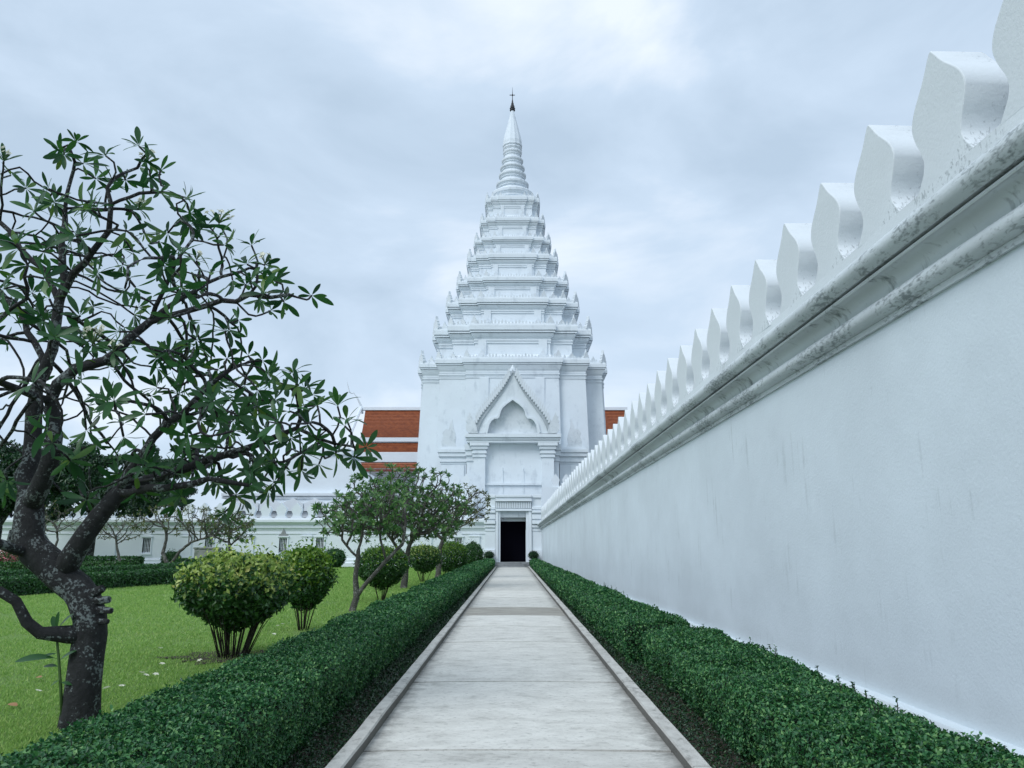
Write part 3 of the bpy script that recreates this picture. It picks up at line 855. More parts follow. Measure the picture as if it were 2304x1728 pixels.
# side wings of the porch with their own cornices
for (a, b, ya) in ((993, 1049.5, 66.2), (1259, 1314, 66.2)):
    m = MB(); x0, x1 = X(a, 1040, ya), X(b, 1040, ya)
    wg = empty('porch_wing', (0, 0, 0), por)
    m.box(x0, x1, ya, YC - bw + .5, 0, Z(1040, ya)); m.build('wing_wall', M_tow, wg)
    for lo, hi, pr_ in ((1044, 1040, .07), (1039.8, 1034, .16), (1033.8, 1028, .08), (1027.8, 1019, .24), (1018.8, 1011, .34), (1010.8, 1006, .12)):
        m = MB(); m.box(x0 - pr_, x1 + pr_, ya - pr_, YC - bw + .4, Z(lo, ya), Z(hi, ya)); m.build('wing_cornice', M_tow, wg, bevel=.02)
    m = MB(); xm = (x0 + x1) / 2
    m.box(xm - .1, xm + .9, ya - .12, ya + .1, 0, Z(1046, ya)); m.build('wing_pilaster', M_tow, wg)
    m = MB(); xo = X(1010 if a < 1100 else 1293, 1000, ya); zo = Z(1005.8, ya)
    sx = -1 if a < 1100 else 1
    pl = [(xo + sx * p, zo + q) for p, q in ((-.7, 0), (.62, 0), (.66, .5), (.50, .9), (.60, 1.25), (.30, 1.6), (.05, 1.55), (-.05, 2.0), (-.28, 2.45), (-.34, 1.8), (-.52, 1.3), (-.60, .8), (-.55, .35))]
    m.prism_y(pl if sx > 0 else list(reversed(pl)), ya + .1, ya + .55); m.build('naga_head', M_towo, wg)
# inner terrace with leaf finials, between gallery and porch
m = MB(); m.box(X(985, 1100, 62.8), X(1066, 1100, 62.8), 62.6, 63.2, 0, Z(1096, 62.8)); m.build('terrace_wall', M_tow, por); m = MB(); m.box(X(1219, 1100, 62.8), X(1300, 1100, 62.8), 62.6, 63.2, 0, Z(1096, 62.8)); m.build('terrace_wall', M_tow, por)
for px in (1003, 1026, 1049, 1250, 1274):
    o = link('leaf_finial', mgm, por, (X(px, 1080, 62.8), 62.7, Z(1096.5, 62.8))); o.scale = (.78, .8, .95)

# ------------------------------------------------------------------ hall with orange tiled roof behind the tower
HY = 98.0
hall = empty('assembly_hall', (0, 0, 0))
tag(hall, 'temple hall with tiered orange tile roof behind the white tower', 'building')
def hx(px, py, Y=HY): return xat(px, py, Y)
def hz(py, Y=HY): return zat(py, Y)
def roof(name, xl0, xl1, xr0, xr1, zt, zb, yt, yb, rows):
    m = MB()
    for i in range(rows):
        f0, f1 = i / rows, (i + 1) / rows
        def P(f, side, lift):
            x_ = (xl0 + (xl1 - xl0) * f) if side == 0 else (xr0 + (xr1 - xr0) * f)
            sag = -.10 * (zt - zb) * math.sin(PI * f)
            return (x_, yt + (yb - yt) * f - lift, zt + (zb - zt) * f + sag + lift * .6)
        m.add([P(f0, 0, .0), P(f0, 1, .0), P(f1, 1, .05), P(f1, 0, .05), P(f1, 1, -.02), P(f1, 0, -.02)], [(3, 2, 1, 0), (5, 4, 2, 3)])
    return m.build(name, M_tile, hall)
yr = HY + 6.0
roof('roof', hx(822, 925, yr), hx(811, 986), hx(1409, 925, yr), hx(1420, 986), hz(923, yr), hz(986), yr, HY, 24)
roof('lower_roof', hx(808, 996, HY - .6), hx(804, 1018, HY - 2), hx(1424, 996, HY - .6), hx(1428, 1018, HY - 2), hz(996, HY - .6), hz(1017, HY - 2), HY - .6, HY - 2.0, 8)
roof('eave_roof', hx(786, 1040, HY - 2.6), hx(778, 1056, HY - 3.8), hx(1440, 1040, HY - 2.6), hx(1450, 1056, HY - 3.8), hz(1041, HY - 2.6), hz(1054, HY - 3.8), HY - 2.6, HY - 3.8, 4)
m = MB(); m.box(hx(818, 920, yr) - .2, hx(1411, 920, yr), yr - .3, yr + .3, hz(923.5, yr), hz(917, yr)); m.build('ridge', M_gal, hall)
m = MB(); m.box(hx(806, 990), hx(1426, 990), HY - .9, HY + .3, hz(995.6), hz(986.5)); m.build('upper_fascia', M_gal, hall)
m = MB(); m.box(hx(800, 1025, HY - 2.2), hx(1430, 1025, HY - 2.2), HY - 2.3, HY + .2, hz(1039.5, HY - 2.2), hz(1018, HY - 2.2)); m.build('lower_fascia', M_gal, hall)
m = MB(); m.box(hx(790, 1060, HY - 2), hx(1440, 1060, HY - 2), HY - 1.8, HY + 10, 0, hz(1045, HY - 2)); m.build('hall_wall', M_gal, hall)
m = MB(); m.box(hx(776, 1057, HY - 4), hx(1452, 1057, HY - 4), HY - 4.0, HY - 3.85, hz(1061, HY - 4), hz(1055.5, HY - 4)); m.build('eave_board', M_eave, hall)
# gable end with its curved horn finial
gxl = hx(816, 950, yr)
m = MB(); pts = []
for i in range(9):
    f = i / 8; pts.append((gxl - .25 - .10 * f, HY + 6 - 6.4 * f, hz(921, yr) + (hz(988) - hz(921, yr)) * f + .35))
m.tube(pts, [.22] * 9, 6); m.build('bargeboard', M_gal, hall)
m = MB(); hb = hz(921, yr)
m.tube([(gxl - .1, yr, hb - .6), (gxl - .35, yr - .1, hb + .6), (gxl - .9, yr - .3, hb + 1.7), (gxl - 1.35, yr - .4, hb + 2.3)], [.20, .16, .10, .05], 6)
m.tube([(gxl - 1.9, yr - .5, hb + 2.3), (gxl - 2.1, yr - .5, hb + 3.0), (gxl - 2.3, yr - .5, hb + 3.9)], [.13, .08, .02], 5)
m.tube([(gxl - 1.3, yr - .4, hb + 2.25), (gxl - 1.65, yr - .45, hb + 2.15), (gxl - 1.92, yr - .5, hb + 2.4)], [.07, .08, .12], 5)
m.build('horn_finial', M_gal, hall)

# white gabled building between the hall and the gallery
rb_ = empty('side_chapel', (0, 0, 0)); tag(rb_, 'white gabled chapel rising behind the gallery merlons on the garden side', 'building')
CY = 74.0
def cxp(px, py=1080): return xat(px, py, CY)
def czp(py): return zat(py, CY)
m = MB(); m.box(cxp(520), cxp(870), CY, CY + 8, 0, czp(1112)); m.build('chapel_wall', M_gal, rb_)
m = MB(); m.prism_y([(cxp(505), czp(1112)), (cxp(880), czp(1112)), (cxp(838), czp(1090)), (cxp(815), czp(1058)), (cxp(790), czp(1050)), (cxp(775), czp(1022)), (cxp(700), czp(1016)), (cxp(620), czp(1040)), (cxp(560), czp(1080))][::-1], CY + .3, CY + 7.5); m.build('gable', M_gal, rb_)
for lo, hi, pr_ in ((1116, 1110, .3), (1122, 1117, .15)):
    m = MB(); m.box(cxp(503), cxp(882), CY - pr_, CY + 8.2, czp(lo), czp(hi)); m.build('cornice', M_gal, rb_)
m = MB(); m.box(cxp(715, 1020), cxp(790, 1020), CY + .1, CY + 6, czp(1022), czp(1012)); m.box(cxp(722, 1020), cxp(782, 1020), CY + .2, CY + 6, czp(1012), czp(1006)); m.build('gable_cap', M_gal, rb_)
for px in (560, 610, 660, 710, 760, 810, 850):
    m = MB(); xa = cxp(px, 1140); m.prism_y([(xa - 1.0, czp(1150)), (xa - 1.0, czp(1133)), (xa, czp(1121)), (xa + 1.0, czp(1133)), (xa + 1.0, czp(1150))][::-1], CY - .35, CY + .1); m.build('gablet', M_gal, rb_)

# ------------------------------------------------------------------ hedges
def hedge(label, p0, p1, w0, w1, h, lmin=.028, cov=1.9, mat=None, top=.0, grow=.0019, gap_end=False, lump=.045, group='clipped hedges', lmat_top=None):
    """straight clipped hedge from p0 to p1 (x, y); w0, w1 widths at both ends"""
    mat = mat or M_hedge
    p0 = np.array(p0, float); p1 = np.array(p1, float); Ln = np.linalg.norm(p1 - p0); d = (p1 - p0) / Ln; nrm = np.array([d[1], -d[0]])
    hd = empty('hedge', (p0[0], p0[1], 0)); tag(hd, label, 'hedge', group)
    off = np.array([p0[0], p0[1], 0])
    # cross-section: rounded box walked by arc position a in 0..1 (side, top, side)
    def section(a, w, hh):
        rr = .09
        pts = np.zeros((len(a), 2)); nv = np.zeros((len(a), 2))
        P_ = 2 * (hh - rr) + (w - 2 * rr) + PI * rr
        s = a * P_
        L1 = hh - rr; q = PI / 2 * rr; T = w - 2 * rr
        k = s < L1; pts[k] = np.stack([-w[k] / 2, s[k]], 1); nv[k] = (-1, .1); pts[k, 0] += (1 - s[k] / L1) * .09
        k = (s >= L1) & (s < L1 + q); an = (s[k] - L1) / rr; pts[k] = np.stack([-w[k] / 2 + rr - rr * np.cos(an), hh - rr + rr * np.sin(an)], 1); nv[k] = np.stack([-np.cos(an), np.sin(an)], 1)
        k = (s >= L1 + q) & (s < L1 + q + T); pts[k] = np.stack([-w[k] / 2 + rr + (s[k] - L1 - q), np.full(k.sum(), hh)], 1); nv[k] = (0, 1)
        k = (s >= L1 + q + T) & (s < L1 + 2 * q + T); an = (s[k] - L1 - q - T[k]) / rr; pts[k] = np.stack([w[k] / 2 - rr + rr * np.sin(an), hh - rr + rr * np.cos(an)], 1); nv[k] = np.stack([np.sin(an), np.cos(an)], 1)
        k = s >= L1 + 2 * q + T; pts[k] = np.stack([w[k] / 2, hh - rr - (s[k] - L1 - 2 * q - T[k])], 1); nv[k] = (1, .1); pts[k, 0] -= (1 - np.clip(pts[k, 1] / L1, 0, 1)) * .09
        return pts, nv, P_
    Ps, As, Ns, Ls = [], [], [], []
    seg = 0.0
    while seg < Ln:
        dl = min(1.0, Ln - seg)
        mid = p0 + d * (seg + dl / 2); dist = max(3.0, math.hypot(mid[0], mid[1]))
        L_ = max(lmin, grow * dist * 1.15 + .012)
        wmid = w0 + (w1 - w0) * (seg + dl / 2) / Ln
        area = (2 * h + wmid) * dl
        n = int(area * cov / (.30 * L_ * L_))
        a = rng.random(n); s = seg + rng.random(n) * dl
        w = w0 + (w1 - w0) * s / Ln
        pt, nv, _ = section(a, w, h)
        lum = np.array([mnoise.noise((ss * 1.9, pp[0] * 2.5, pp[1] * 3.0 + p0[0])) for ss, pp in zip(s, pt)]) * lump + np.array([mnoise.noise((ss * 6.5, pp[0] * 7, pp[1] * 7)) for ss, pp in zip(s, pt)]) * lump * .55
        o_ = lum + rng.normal(0, .010 + .1 * L_, n)
        pt = pt + nv * o_[:, None]
        pos = np.stack([p0[0] + d[0] * s + nrm[0] * pt[:, 0], p0[1] + d[1] * s + nrm[1] * pt[:, 0], np.maximum(pt[:, 1], .02)], 1)
        N3 = np.stack([nrm[0] * nv[:, 0], nrm[1] * nv[:, 0], nv[:, 1]], 1)
        tn = unit(N3 + rng.normal(0, .40, (n, 3)))
        ax = unit(np.cross(tn, rng.normal(0, 1, (n, 3))) + N3 * .45 + np.array([0, 0, .15]))
        Ps.append(pos); As.append(ax); Ns.append(tn); Ls.append(np.full(n, L_) * rng.uniform(.7, 1.25, n))
        seg += dl
    P_ = np.concatenate(Ps); L_ = np.concatenate(Ls)
    # both ends
    for end, pe, we, sg in ((0, p0, w0, -1), (1, p1, w1, 1)):
        dist = math.hypot(*pe); l_ = max(lmin, grow * dist * 1.15 + .012); n = int(we * h * cov / (.3 * l_ * l_))
        q = np.stack([pe[0] + nrm[0] * (rng.random(n) - .5) * we + d[0] * sg * rng.normal(0, .02, n), pe[1] + nrm[1] * (rng.random(n) - .5) * we + d[1] * sg * rng.normal(0, .02, n), rng.random(n) * h], 1)
        N3 = np.tile(np.array([d[0] * sg, d[1] * sg, .1]), (n, 1)); tn = unit(N3 + rng.normal(0, .55, (n, 3)))
        P_ = np.concatenate([P_, q]); As.append(unit(np.cross(tn, rng.normal(0, 1, (n, 3))) + N3 * .4)); Ns.append(tn); L_ = np.concatenate([L_, np.full(n, l_)])
    A_ = np.concatenate(As); N_ = np.concatenate(Ns)
    leaf_cloud('foliage', P_ - off, A_, N_, L_, L_ * .62, mat, parent=hd)
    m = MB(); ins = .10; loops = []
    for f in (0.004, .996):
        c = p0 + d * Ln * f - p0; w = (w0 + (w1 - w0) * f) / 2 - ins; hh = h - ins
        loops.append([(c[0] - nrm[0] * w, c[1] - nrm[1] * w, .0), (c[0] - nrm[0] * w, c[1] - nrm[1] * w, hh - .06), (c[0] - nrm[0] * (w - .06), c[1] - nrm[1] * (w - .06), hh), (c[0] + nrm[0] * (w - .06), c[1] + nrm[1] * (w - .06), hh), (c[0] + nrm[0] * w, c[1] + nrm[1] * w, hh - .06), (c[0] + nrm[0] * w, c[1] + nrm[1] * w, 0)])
    m.loft(loops); m.build('dark_core', M_hedge_core, hd)  # solid dark box standing in for the shaded inside
    return hd

hL = hedge('long clipped hedge between the lawn and the path', (-1.97, 1.6), (-1.80, 58.6), .86, .90, .52, lump=.06)
hR = hedge('near clipped hedge between path and white wall, ending at a notch', (2.07, 1.2), (2.09, 10.05), .96, .90, .47, lump=.06)
hR2 = hedge('far clipped hedge between path and white wall, running on to the doorway', (1.91, 10.55), (1.65, 58.3), .86, .52, .51, lump=.06)

def sprigs(parent, spots, off):
    m = MB(); P_, A_, N_ = [], [], []
    for (x, y, z, hh) in spots:
        lean = Vector((random.uniform(-.25, .25), random.uniform(-.25, .25), 1)).normalized()
        b = Vector((x, y, z)) - Vector(off); t_ = b + lean * hh
        m.tube([b - lean * .06, b + lean * hh * .5 + Vector((.005, 0, 0)), t_], [.0035, .003, .002], 4)
        for k in range(int(7 + hh * 55)):
            f = random.uniform(.2, 1.03); q = b + lean * hh * f
            dd = Vector((random.uniform(-1, 1), random.uniform(-1, 1), random.uniform(.1, .9))).normalized()
            P_.append(q); A_.append(dd); N_.append((random.uniform(-.4, .4), random.uniform(-.4, .4), 1))
    m.build('sprig_stem', M_stem, parent)['kind'] = 'stuff'
    leaf_cloud('sprig_leaves', np.array(P_), np.array(A_), np.array(N_, float), .026, .016, M_hedge, parent=parent)
sp = []
for i in range(46):
    y_ = random.uniform(3.6, 10.2); sp.append((2.10 + .42 + random.uniform(-.25, .04), y_, .45, random.choice((.03, .04, .05, .06, .09, .13))))
sprigs(hR, sp, (2.07, 1.2, 0))
sp = [(1.93 + .34 + random.uniform(-.12, .04), random.uniform(10.8, 20), .49, random.choice((.04, .06, .08, .14))) for i in range(26)]
sprigs(hR2, sp, (1.91, 10.55, 0))
sp = [(-1.9 + random.uniform(-.45, .3), random.uniform(3.4, 11), .51, random.choice((.02, .03, .04, .06))) for i in range(30)]
sprigs(hL, sp, (-1.97, 1.6, 0))
# low growth between kerb and hedge
def lowgrowth(label, x0, x1, z):
    n = 24000
    y_ = 2.4 + (rng.random(n) ** 1.7) * 40; x_ = x0 + (x1 - x0) * rng.random(n)
    P_ = np.stack([x_, y_, z + rng.random(n) * .05], 1); A_ = rng.normal(0, 1, (n, 3)); A_[:, 2] = np.abs(A_[:, 2]) * .6
    N_ = rng.normal(0, .4, (n, 3)) + np.array([0, 0, 1]); L_ = .022 + .0014 * y_
    o = leaf_cloud('undergrowth', P_, A_, N_, L_, L_ * .5, M_dark); tag(o, label, 'ground cover', None, 'stuff')
lowgrowth('dark ground cover between kerb and hedge on the lawn side', -1.62, PL - .14, .01)
lowgrowth('dark ground cover between kerb and hedge on the wall side', PR + .15, 1.80, .0)

# garden hedges on the far side of the lawn
GH = 'garden hedges beyond the lawn'
hedge('front garden hedge along the far edge of the lawn', (-16.6, 20.5), (-13.2, 38.0), .9, .9, .52, mat=M_hedge_far, lmin=.07, cov=1.9, group=GH)
hedge('second garden hedge just behind the front one', (-19.8, 22.5), (-17.6, 45.0), .9, .9, .55, mat=M_hedge_far, lmin=.08, cov=1.8, group=GH)
hedge('broad low flat garden hedge, bright green on top', (-27.0, 33.0), (-22.0, 33.4), 2.8, 2.8, .55, mat=M_green, lmin=.09, cov=1.7, group=GH)
hedge('garden hedge in front of the gallery wall beyond the sparse trees', (-36.0, 50.5), (-23.6, 50.0), 1.1, 1.1, .80, mat=M_hedge_far, lmin=.11, cov=1.7, group=GH)
hedge('short garden hedge beside the far sparse tree, near the mossy pillar', (-19.8, 47.0), (-14.6, 46.6), 1.0, 1.0, .72, mat=M_hedge_far, lmin=.11, cov=1.7, group=GH)
hedge('third garden hedge, farthest of the rows across the lawn', (-28.0, 42.0), (-21.2, 43.0), 1.6, 1.6, .60, mat=M_green, lmin=.10, cov=1.7, group=GH)

# ------------------------------------------------------------------ grass on the lawn
def grass():
    n = 260000
    y_ = 4.6 + (rng.random(n) ** 2.1) * 53; x_ = -2.35 - rng.random(n) * (np.minimum(y_ * .74 - 1.4, 12.5))
    z_ = .006 * np.sin(x_ * .9 + y_ * .35) - .004
    P_ = np.stack([x_, y_, z_], 1)
    keep = np.array([mnoise.noise((a * .7, b * .7, 9)) for a, b in zip(x_[:], y_[:])]) + rng.normal(0, .25, n) > -.38
    P_ = P_[keep]; n = len(P_); y2 = P_[:, 1]
    hgt = (.020 + .0012 * y2) * rng.uniform(.6, 1.5, n); wd = .0035 + .0006 * y2
    an = rng.random(n) * 2 * PI; sx = np.stack([np.cos(an), np.sin(an), np.zeros(n)], 1) * wd[:, None]
    tip = P_ + np.stack([rng.normal(0, .5, n) * hgt, rng.normal(0, .5, n) * hgt, hgt], 1)
    V = np.stack([P_ - sx, P_ + sx, tip], 1).reshape(-1, 3); F = np.arange(3 * n).reshape(-1, 3)
    o = link('grass', fast_mesh('grass', V, F, M_grass)); tag(o, 'short mown grass blades covering the lawn', 'grass', None, 'stuff')
grass()

# ------------------------------------------------------------------ tree growing
class Skel:
    def __init__(s): s.p = []; s.par = []; s.r0 = []
    def add(s, p, par, r=0.0):
        s.p.append(np.array(p, float)); s.par.append(par); s.r0.append(r); return len(s.p) - 1
    def chain(s, pts, rads, par, step=.14):
        last = par
        pts = [np.array(p, float) for p in pts]
        for i in range(len(pts)):
            if last is None:
                last = s.add(pts[i], -1, rads[i]); continue
            a = s.p[last].copy(); ra = s.r0[last] if i else rads[0]
            ra = rads[i - 1] if i else rads[0]
            n = max(1, int(np.linalg.norm(pts[i] - a) / step))
            for k in range(1, n + 1):
                f = k / n; q = a + (pts[i] - a) * f
                if k < n: q = q + rng.normal(0, .012, 3)
                last = s.add(q, last, ra + (rads[i] - ra) * f)
        return last
    def nearest(s, p):
        return int(np.argmin(np.linalg.norm(np.array(s.p) - np.array(p, float), axis=1)))
    def colonise(s, att, step, di, dk, iters, grow_from=None, jit=.12):
        att = np.array(att)
        active = None if grow_from is None else set(grow_from)
        kids = {}
        for i_, q_ in enumerate(s.par): kids.setdefault(q_, []).append(i_)
        for it in range(iters):
            if len(att) == 0: break
            P_ = np.array(s.p)
            idx = np.arange(len(P_)) if active is None else np.array(sorted(active))
            D = np.linalg.norm(att[:, None, :] - P_[idx][None], axis=2)
            ne = D.argmin(1); dm = D[np.arange(len(att)), ne]
            acc = {}
            for a, k, dd in zip(att, ne, dm):
                if dd < di: acc.setdefault(int(idx[k]), []).append((a - P_[idx[k]]) / max(dd, 1e-6))
            if not acc: break
            for k, l in acc.items():
                v = np.sum(l, 0); nv = np.linalg.norm(v)
                if nv < 1e-3: continue
                v = v / nv + rng.normal(0, jit, 3)
                if s.par[k] >= 0:
                    t_ = s.p[k] - s.p[s.par[k]]; t_ = t_ / max(np.linalg.norm(t_), 1e-6); v = v + t_ * .45
                v = v / np.linalg.norm(v)
                q = s.p[k] + v * step
                if any(np.linalg.norm(s.p[c_] - q) < step * .75 for c_ in kids.get(k, ())): continue
                if len(kids.get(k, ())) >= 3: continue
                kids.setdefault(k, []).append(len(s.p))
                j = s.add(q, k)
                if active is not None: active.add(j)
            P2 = np.array(s.p[len(P_):])
            if len(P2):
                D = np.linalg.norm(att[:, None, :] - P2[None], axis=2).min(1)
                att = att[D > dk]
    def finish(s, rtip, ex=2.4):
        n = len(s.p); ch = [[] for _ in range(n)]
        for i, q in enumerate(s.par):
            if q >= 0: ch[q].append(i)
        rad = np.zeros(n)
        for i in range(n - 1, -1, -1):
            pr_ = rtip if not ch[i] else sum(rad[c] ** ex for c in ch[i]) ** (1 / ex)
            rad[i] = max(pr_ if s.r0[i] == 0 else 0, s.r0[i])
        for i in range(n):                       # a twig is never thicker than what carries it
            if s.par[i] >= 0 and rad[i] > rad[s.par[i]]: rad[i] = rad[s.par[i]]
        s.ch, s.rad = ch, rad
        return s
    def mesh(s, name, mat, parent, off, nbig=10, nsmall=6, wob=.0, split=.03):
        m = MB(); done = set()
        starts = [i for i, q in enumerate(s.par) if q < 0]
        stack = [(i, None) for i in starts]
        while stack:
            i, frm = stack.pop()
            pts, rr = ([], []) if frm is None else ([s.p[frm] - off], [min(s.rad[i], s.rad[frm])])
            k = i
            while True:
                pts.append(s.p[k] - off); rr.append(s.rad[k])
                c = sorted(s.ch[k], key=lambda q: -s.rad[q])
                for q in c[1:]: stack.append((q, k))
                if not c: break
                k = c[0]
            if len(pts) == 1: pts.append(pts[0] + np.array([0, 0, .02])); rr.append(rr[0])
            # fewer points on straight thin runs
            big = max(rr)
            m.tube([tuple(p) for p in pts], rr, nbig if big > split else nsmall, True, wob if big > .06 else 0)
        return m.build(name, mat, parent, smooth=True)
    def tips(s):
        out = []
        for i in range(len(s.p)):
            if not s.ch[i] and s.par[i] >= 0:
                a = s.p[s.par[i]]; b = s.p[s.par[s.par[i]]] if s.par[s.par[i]] >= 0 else a
                d = s.p[i] - b; d = d / max(np.linalg.norm(d), 1e-6)
                out.append((s.p[i], d))
        return out

def rosette(d, n, spread=(50, 105)):
    """leaf axes and normals around a shoot pointing along d"""
    d = Vector(d).normalized(); ref = Vector((0, 0, 1)) if abs(d.z) < .9 else Vector((1, 0, 0))
    x = d.cross(ref).normalized(); y_ = d.cross(x); out = []
    a0 = random.random() * 6.28
    for k in range(n):
        az = a0 + k * 2.399; el = R(random.uniform(*spread)) * (.55 + .45 * k / n)
        ax = d * math.cos(el) + (x * math.cos(az) + y_ * math.sin(az)) * math.sin(el)
        ax = (ax + Vector((0, 0, -.10))).normalized()
        nrm = (d - ax * d.dot(ax))
        nrm = nrm.normalized() if nrm.length > .05 else Vector((0, 0, 1))
        out.append((ax, nrm))
    return out

# the big frangipani beside the camera
TY = 7.0
def tp(px, py, dy=0.0): return np.array(at(px, py, TY + dy))
sk = Skel()
base = tp(179, 1640)
root = sk.add((base[0], base[1], -.05), -1, .172)
e0 = sk.chain([tp(181, 1600), tp(187, 1545), tp(196, 1480), tp(202, 1389), tp(190, 1346)], [.155, .142, .136, .138, .142], root)
fork = sk.chain([tp(140, 1299), tp(112, 1270)], [.16, .165], e0)
e1 = sk.chain([tp(80, 1240), tp(62, 1208), tp(66, 1147)], [.15, .135, .12], fork)
L1 = sk.chain([tp(64, 1100, .1), tp(70, 1040, .2), tp(74, 985, .25), tp(76, 925, .25), tp(100, 830, .2), tp(125, 740, .15), tp(133, 680, .1)], [.085, .080, .075, .07, .065, .06, .055], e1)
L2 = sk.chain([tp(85, 1105, -.1), tp(105, 1060, -.15), tp(117, 1020, -.2), tp(122, 985, -.2), tp(120, 930, -.2), tp(113, 902, -.2)], [.085, .078, .074, .07, .068, .065], e1)
L2a = sk.chain([tp(130, 865, -.25), tp(170, 830, -.25), tp(235, 812, -.2), tp(290, 762, -.15), tp(340, 722, -.1)], [.066, .06, .054, .05, .046], L2)
sk.chain([tp(400, 706, -.15), tp(468, 687, -.2), tp(561, 663, -.3), tp(650, 663, -.35)], [.036, .032, .026, .02], L2a)
sk.chain([tp(365, 700, 0), tp(406, 672, .1), tp(465, 637, .2), tp(540, 612, .3)], [.034, .03, .026, .02], L2a)
sk.chain([tp(350, 690, -.2), tp(375, 640, -.3), tp(395, 590, -.4), tp(432, 540, -.4)], [.03, .026, .022, .018], L2a)
L3 = sk.chain([tp(140, 600, .1), tp(146, 505, .15), tp(150, 440, .2)], [.045, .035, .024], L1)
sk.chain([tp(165, 615, 0), tp(205, 570, -.1), tp(245, 520, -.15), tp(250, 460, -.2), tp(241, 423, -.2)], [.042, .038, .034, .028, .022], L1)
sk.chain([tp(108, 625, .2), tp(70, 585, .3), tp(0, 500, .4), tp(-70, 430, .5)], [.038, .034, .028, .02], L1)
nL5 = sk.nearest(tp(113, 902, -.2))
sk.chain([tp(80, 892, -.4), tp(40, 875, -.6), tp(0, 860, -.8), tp(-70, 830, -1.0)], [.042, .038, .034, .025], nL5)
nL6 = sk.nearest(tp(100, 830, .2))
sk.chain([tp(78, 770, .3), tp(45, 703, .5), tp(0, 655, .6), tp(-70, 600, .8)], [.04, .035, .03, .022], nL6)
nLM = sk.nearest(tp(90, 1247))
sk.chain([tp(40, 1238, -.15), tp(0, 1224, -.3), tp(-90, 1190, -.5), tp(-150, 1140, -.6)], [.06, .052, .045, .03], nLM)
nR = sk.nearest(tp(140, 1299))
e2 = sk.chain([tp(158, 1258, -.05), tp(190, 1205, -.1), tp(226, 1158, -.1), tp(268, 1109, -.1)], [.10, .088, .082, .075], nR)
ra = sk.chain([tp(289, 1065, -.15), tp(325, 1018, -.2), tp(380, 950, -.25), tp(434, 905, -.3), tp(500, 845, -.3)], [.055, .048, .042, .034, .024], e2)
rb2 = sk.chain([tp(325, 1082, 0), tp(398, 1060, .1), tp(505, 1024, .15), tp(626, 980, .2), tp(668, 963, .2)], [.06, .052, .044, .034, .026], e2)
nb = sk.nearest(tp(668, 963, .2))
sk.chain([tp(721, 988, .15), tp(790, 1004, .1)], [.024, .016], nb)
sk.chain([tp(310, 1104, -.3), tp(400, 1094, -.5), tp(500, 1082, -.6), tp(560, 1092, -.7)], [.045, .036, .028, .018], e2)
nLL = sk.nearest(tp(197, 1430))
sk.chain([tp(155, 1428, -.1), tp(90, 1424, -.2), tp(61, 1400, -.25), tp(36, 1353, -.3), tp(0, 1331, -.35), tp(-70, 1312, -.4)], [.075, .066, .058, .052, .050, .04], nLL)
nstart = len(sk.p)
# attraction points fill the crown outline seen in the photograph, with depth
poly = [(-170, 420), (-60, 330), (60, 325), (150, 330), (208, 285), (290, 315), (372, 345), (440, 410), (530, 450), (575, 500), (590, 560), (668, 590), (725, 660), (705, 715), (600, 725), (545, 770), (670, 830), (770, 890), (850, 985), (815, 1040), (720, 1090), (585, 1130), (470, 1165), (330, 1150), (240, 1165), (165, 1180), (40, 1150), (-170, 1130)]
def inside(x, y_, pl):
    c = False; j = len(pl) - 1
    for i in range(len(pl)):
        if (pl[i][1] > y_) != (pl[j][1] > y_) and x < (pl[j][0] - pl[i][0]) * (y_ - pl[i][1]) / (pl[j][1] - pl[i][1]) + pl[i][0]: c = not c
        j = i
    return c
def edge(x, y_, pl):
    best = 1e9
    for i in range(len(pl)):
        a = np.array(pl[i - 1], float); b = np.array(pl[i], float); q = np.array([x, y_]); t_ = np.clip(np.dot(q - a, b - a) / np.dot(b - a, b - a), 0, 1)
        best = min(best, np.linalg.norm(a + (b - a) * t_ - q))
    return best
att = []
while len(att) < 640:
    x, y_ = random.uniform(-170, 850), random.uniform(285, 1180)
    if not inside(x, y_, poly): continue
    if 40 < x < 190 and y_ > 1060: continue
    e_ = edge(x, y_, poly)
    if e_ < 14: continue
    if y_ < 760 and e_ > 90 and random.random() < .45: continue
    if x < 330 and y_ > 780 and random.random() < .4: continue
    dep = min(1.6, (e_ / 150.0) * 1.5)
    att.append(tp(x, y_, random.uniform(-.85, 1.0) * dep))
k_ = 0
while k_ < 200:
    x, y_ = random.uniform(380, 860), random.uniform(770, 1150)
    if not inside(x, y_, poly) or edge(x, y_, poly) < 10: continue
    att.append(tp(x, y_, random.uniform(-.8, 1.0) * min(1.3, edge(x, y_, poly) / 110))); k_ += 1
for (x, y_) in ((850, 1010), (835, 985), (828, 1035), (845, 1030), (815, 960), (860, 995), (800, 1050), (790, 930), (820, 1000)): att.append(tp(x - 18, y_, random.uniform(-.2, .3)))
starts = [i for i in range(len(sk.p)) if sk.r0[i] < .062 and sk.p[i][2] > 2.2]
sk.colonise(att, .095, 1.5, .145, 56, starts)
for i_ in range(len(sk.r0)):
    if 0 < sk.r0[i_] < .07: sk.r0[i_] *= .8
sk.finish(.0095, 2.6)
big = empty('frangipani_tree', (base[0], base[1], 0)); tag(big, 'large dark frangipani tree with lichen spotted trunk leaning over the lawn', 'tree', 'trees on the lawn')
off = np.array([base[0], base[1], 0])
sk.mesh('trunk', M_bark, big, off, 14, 6, .05)
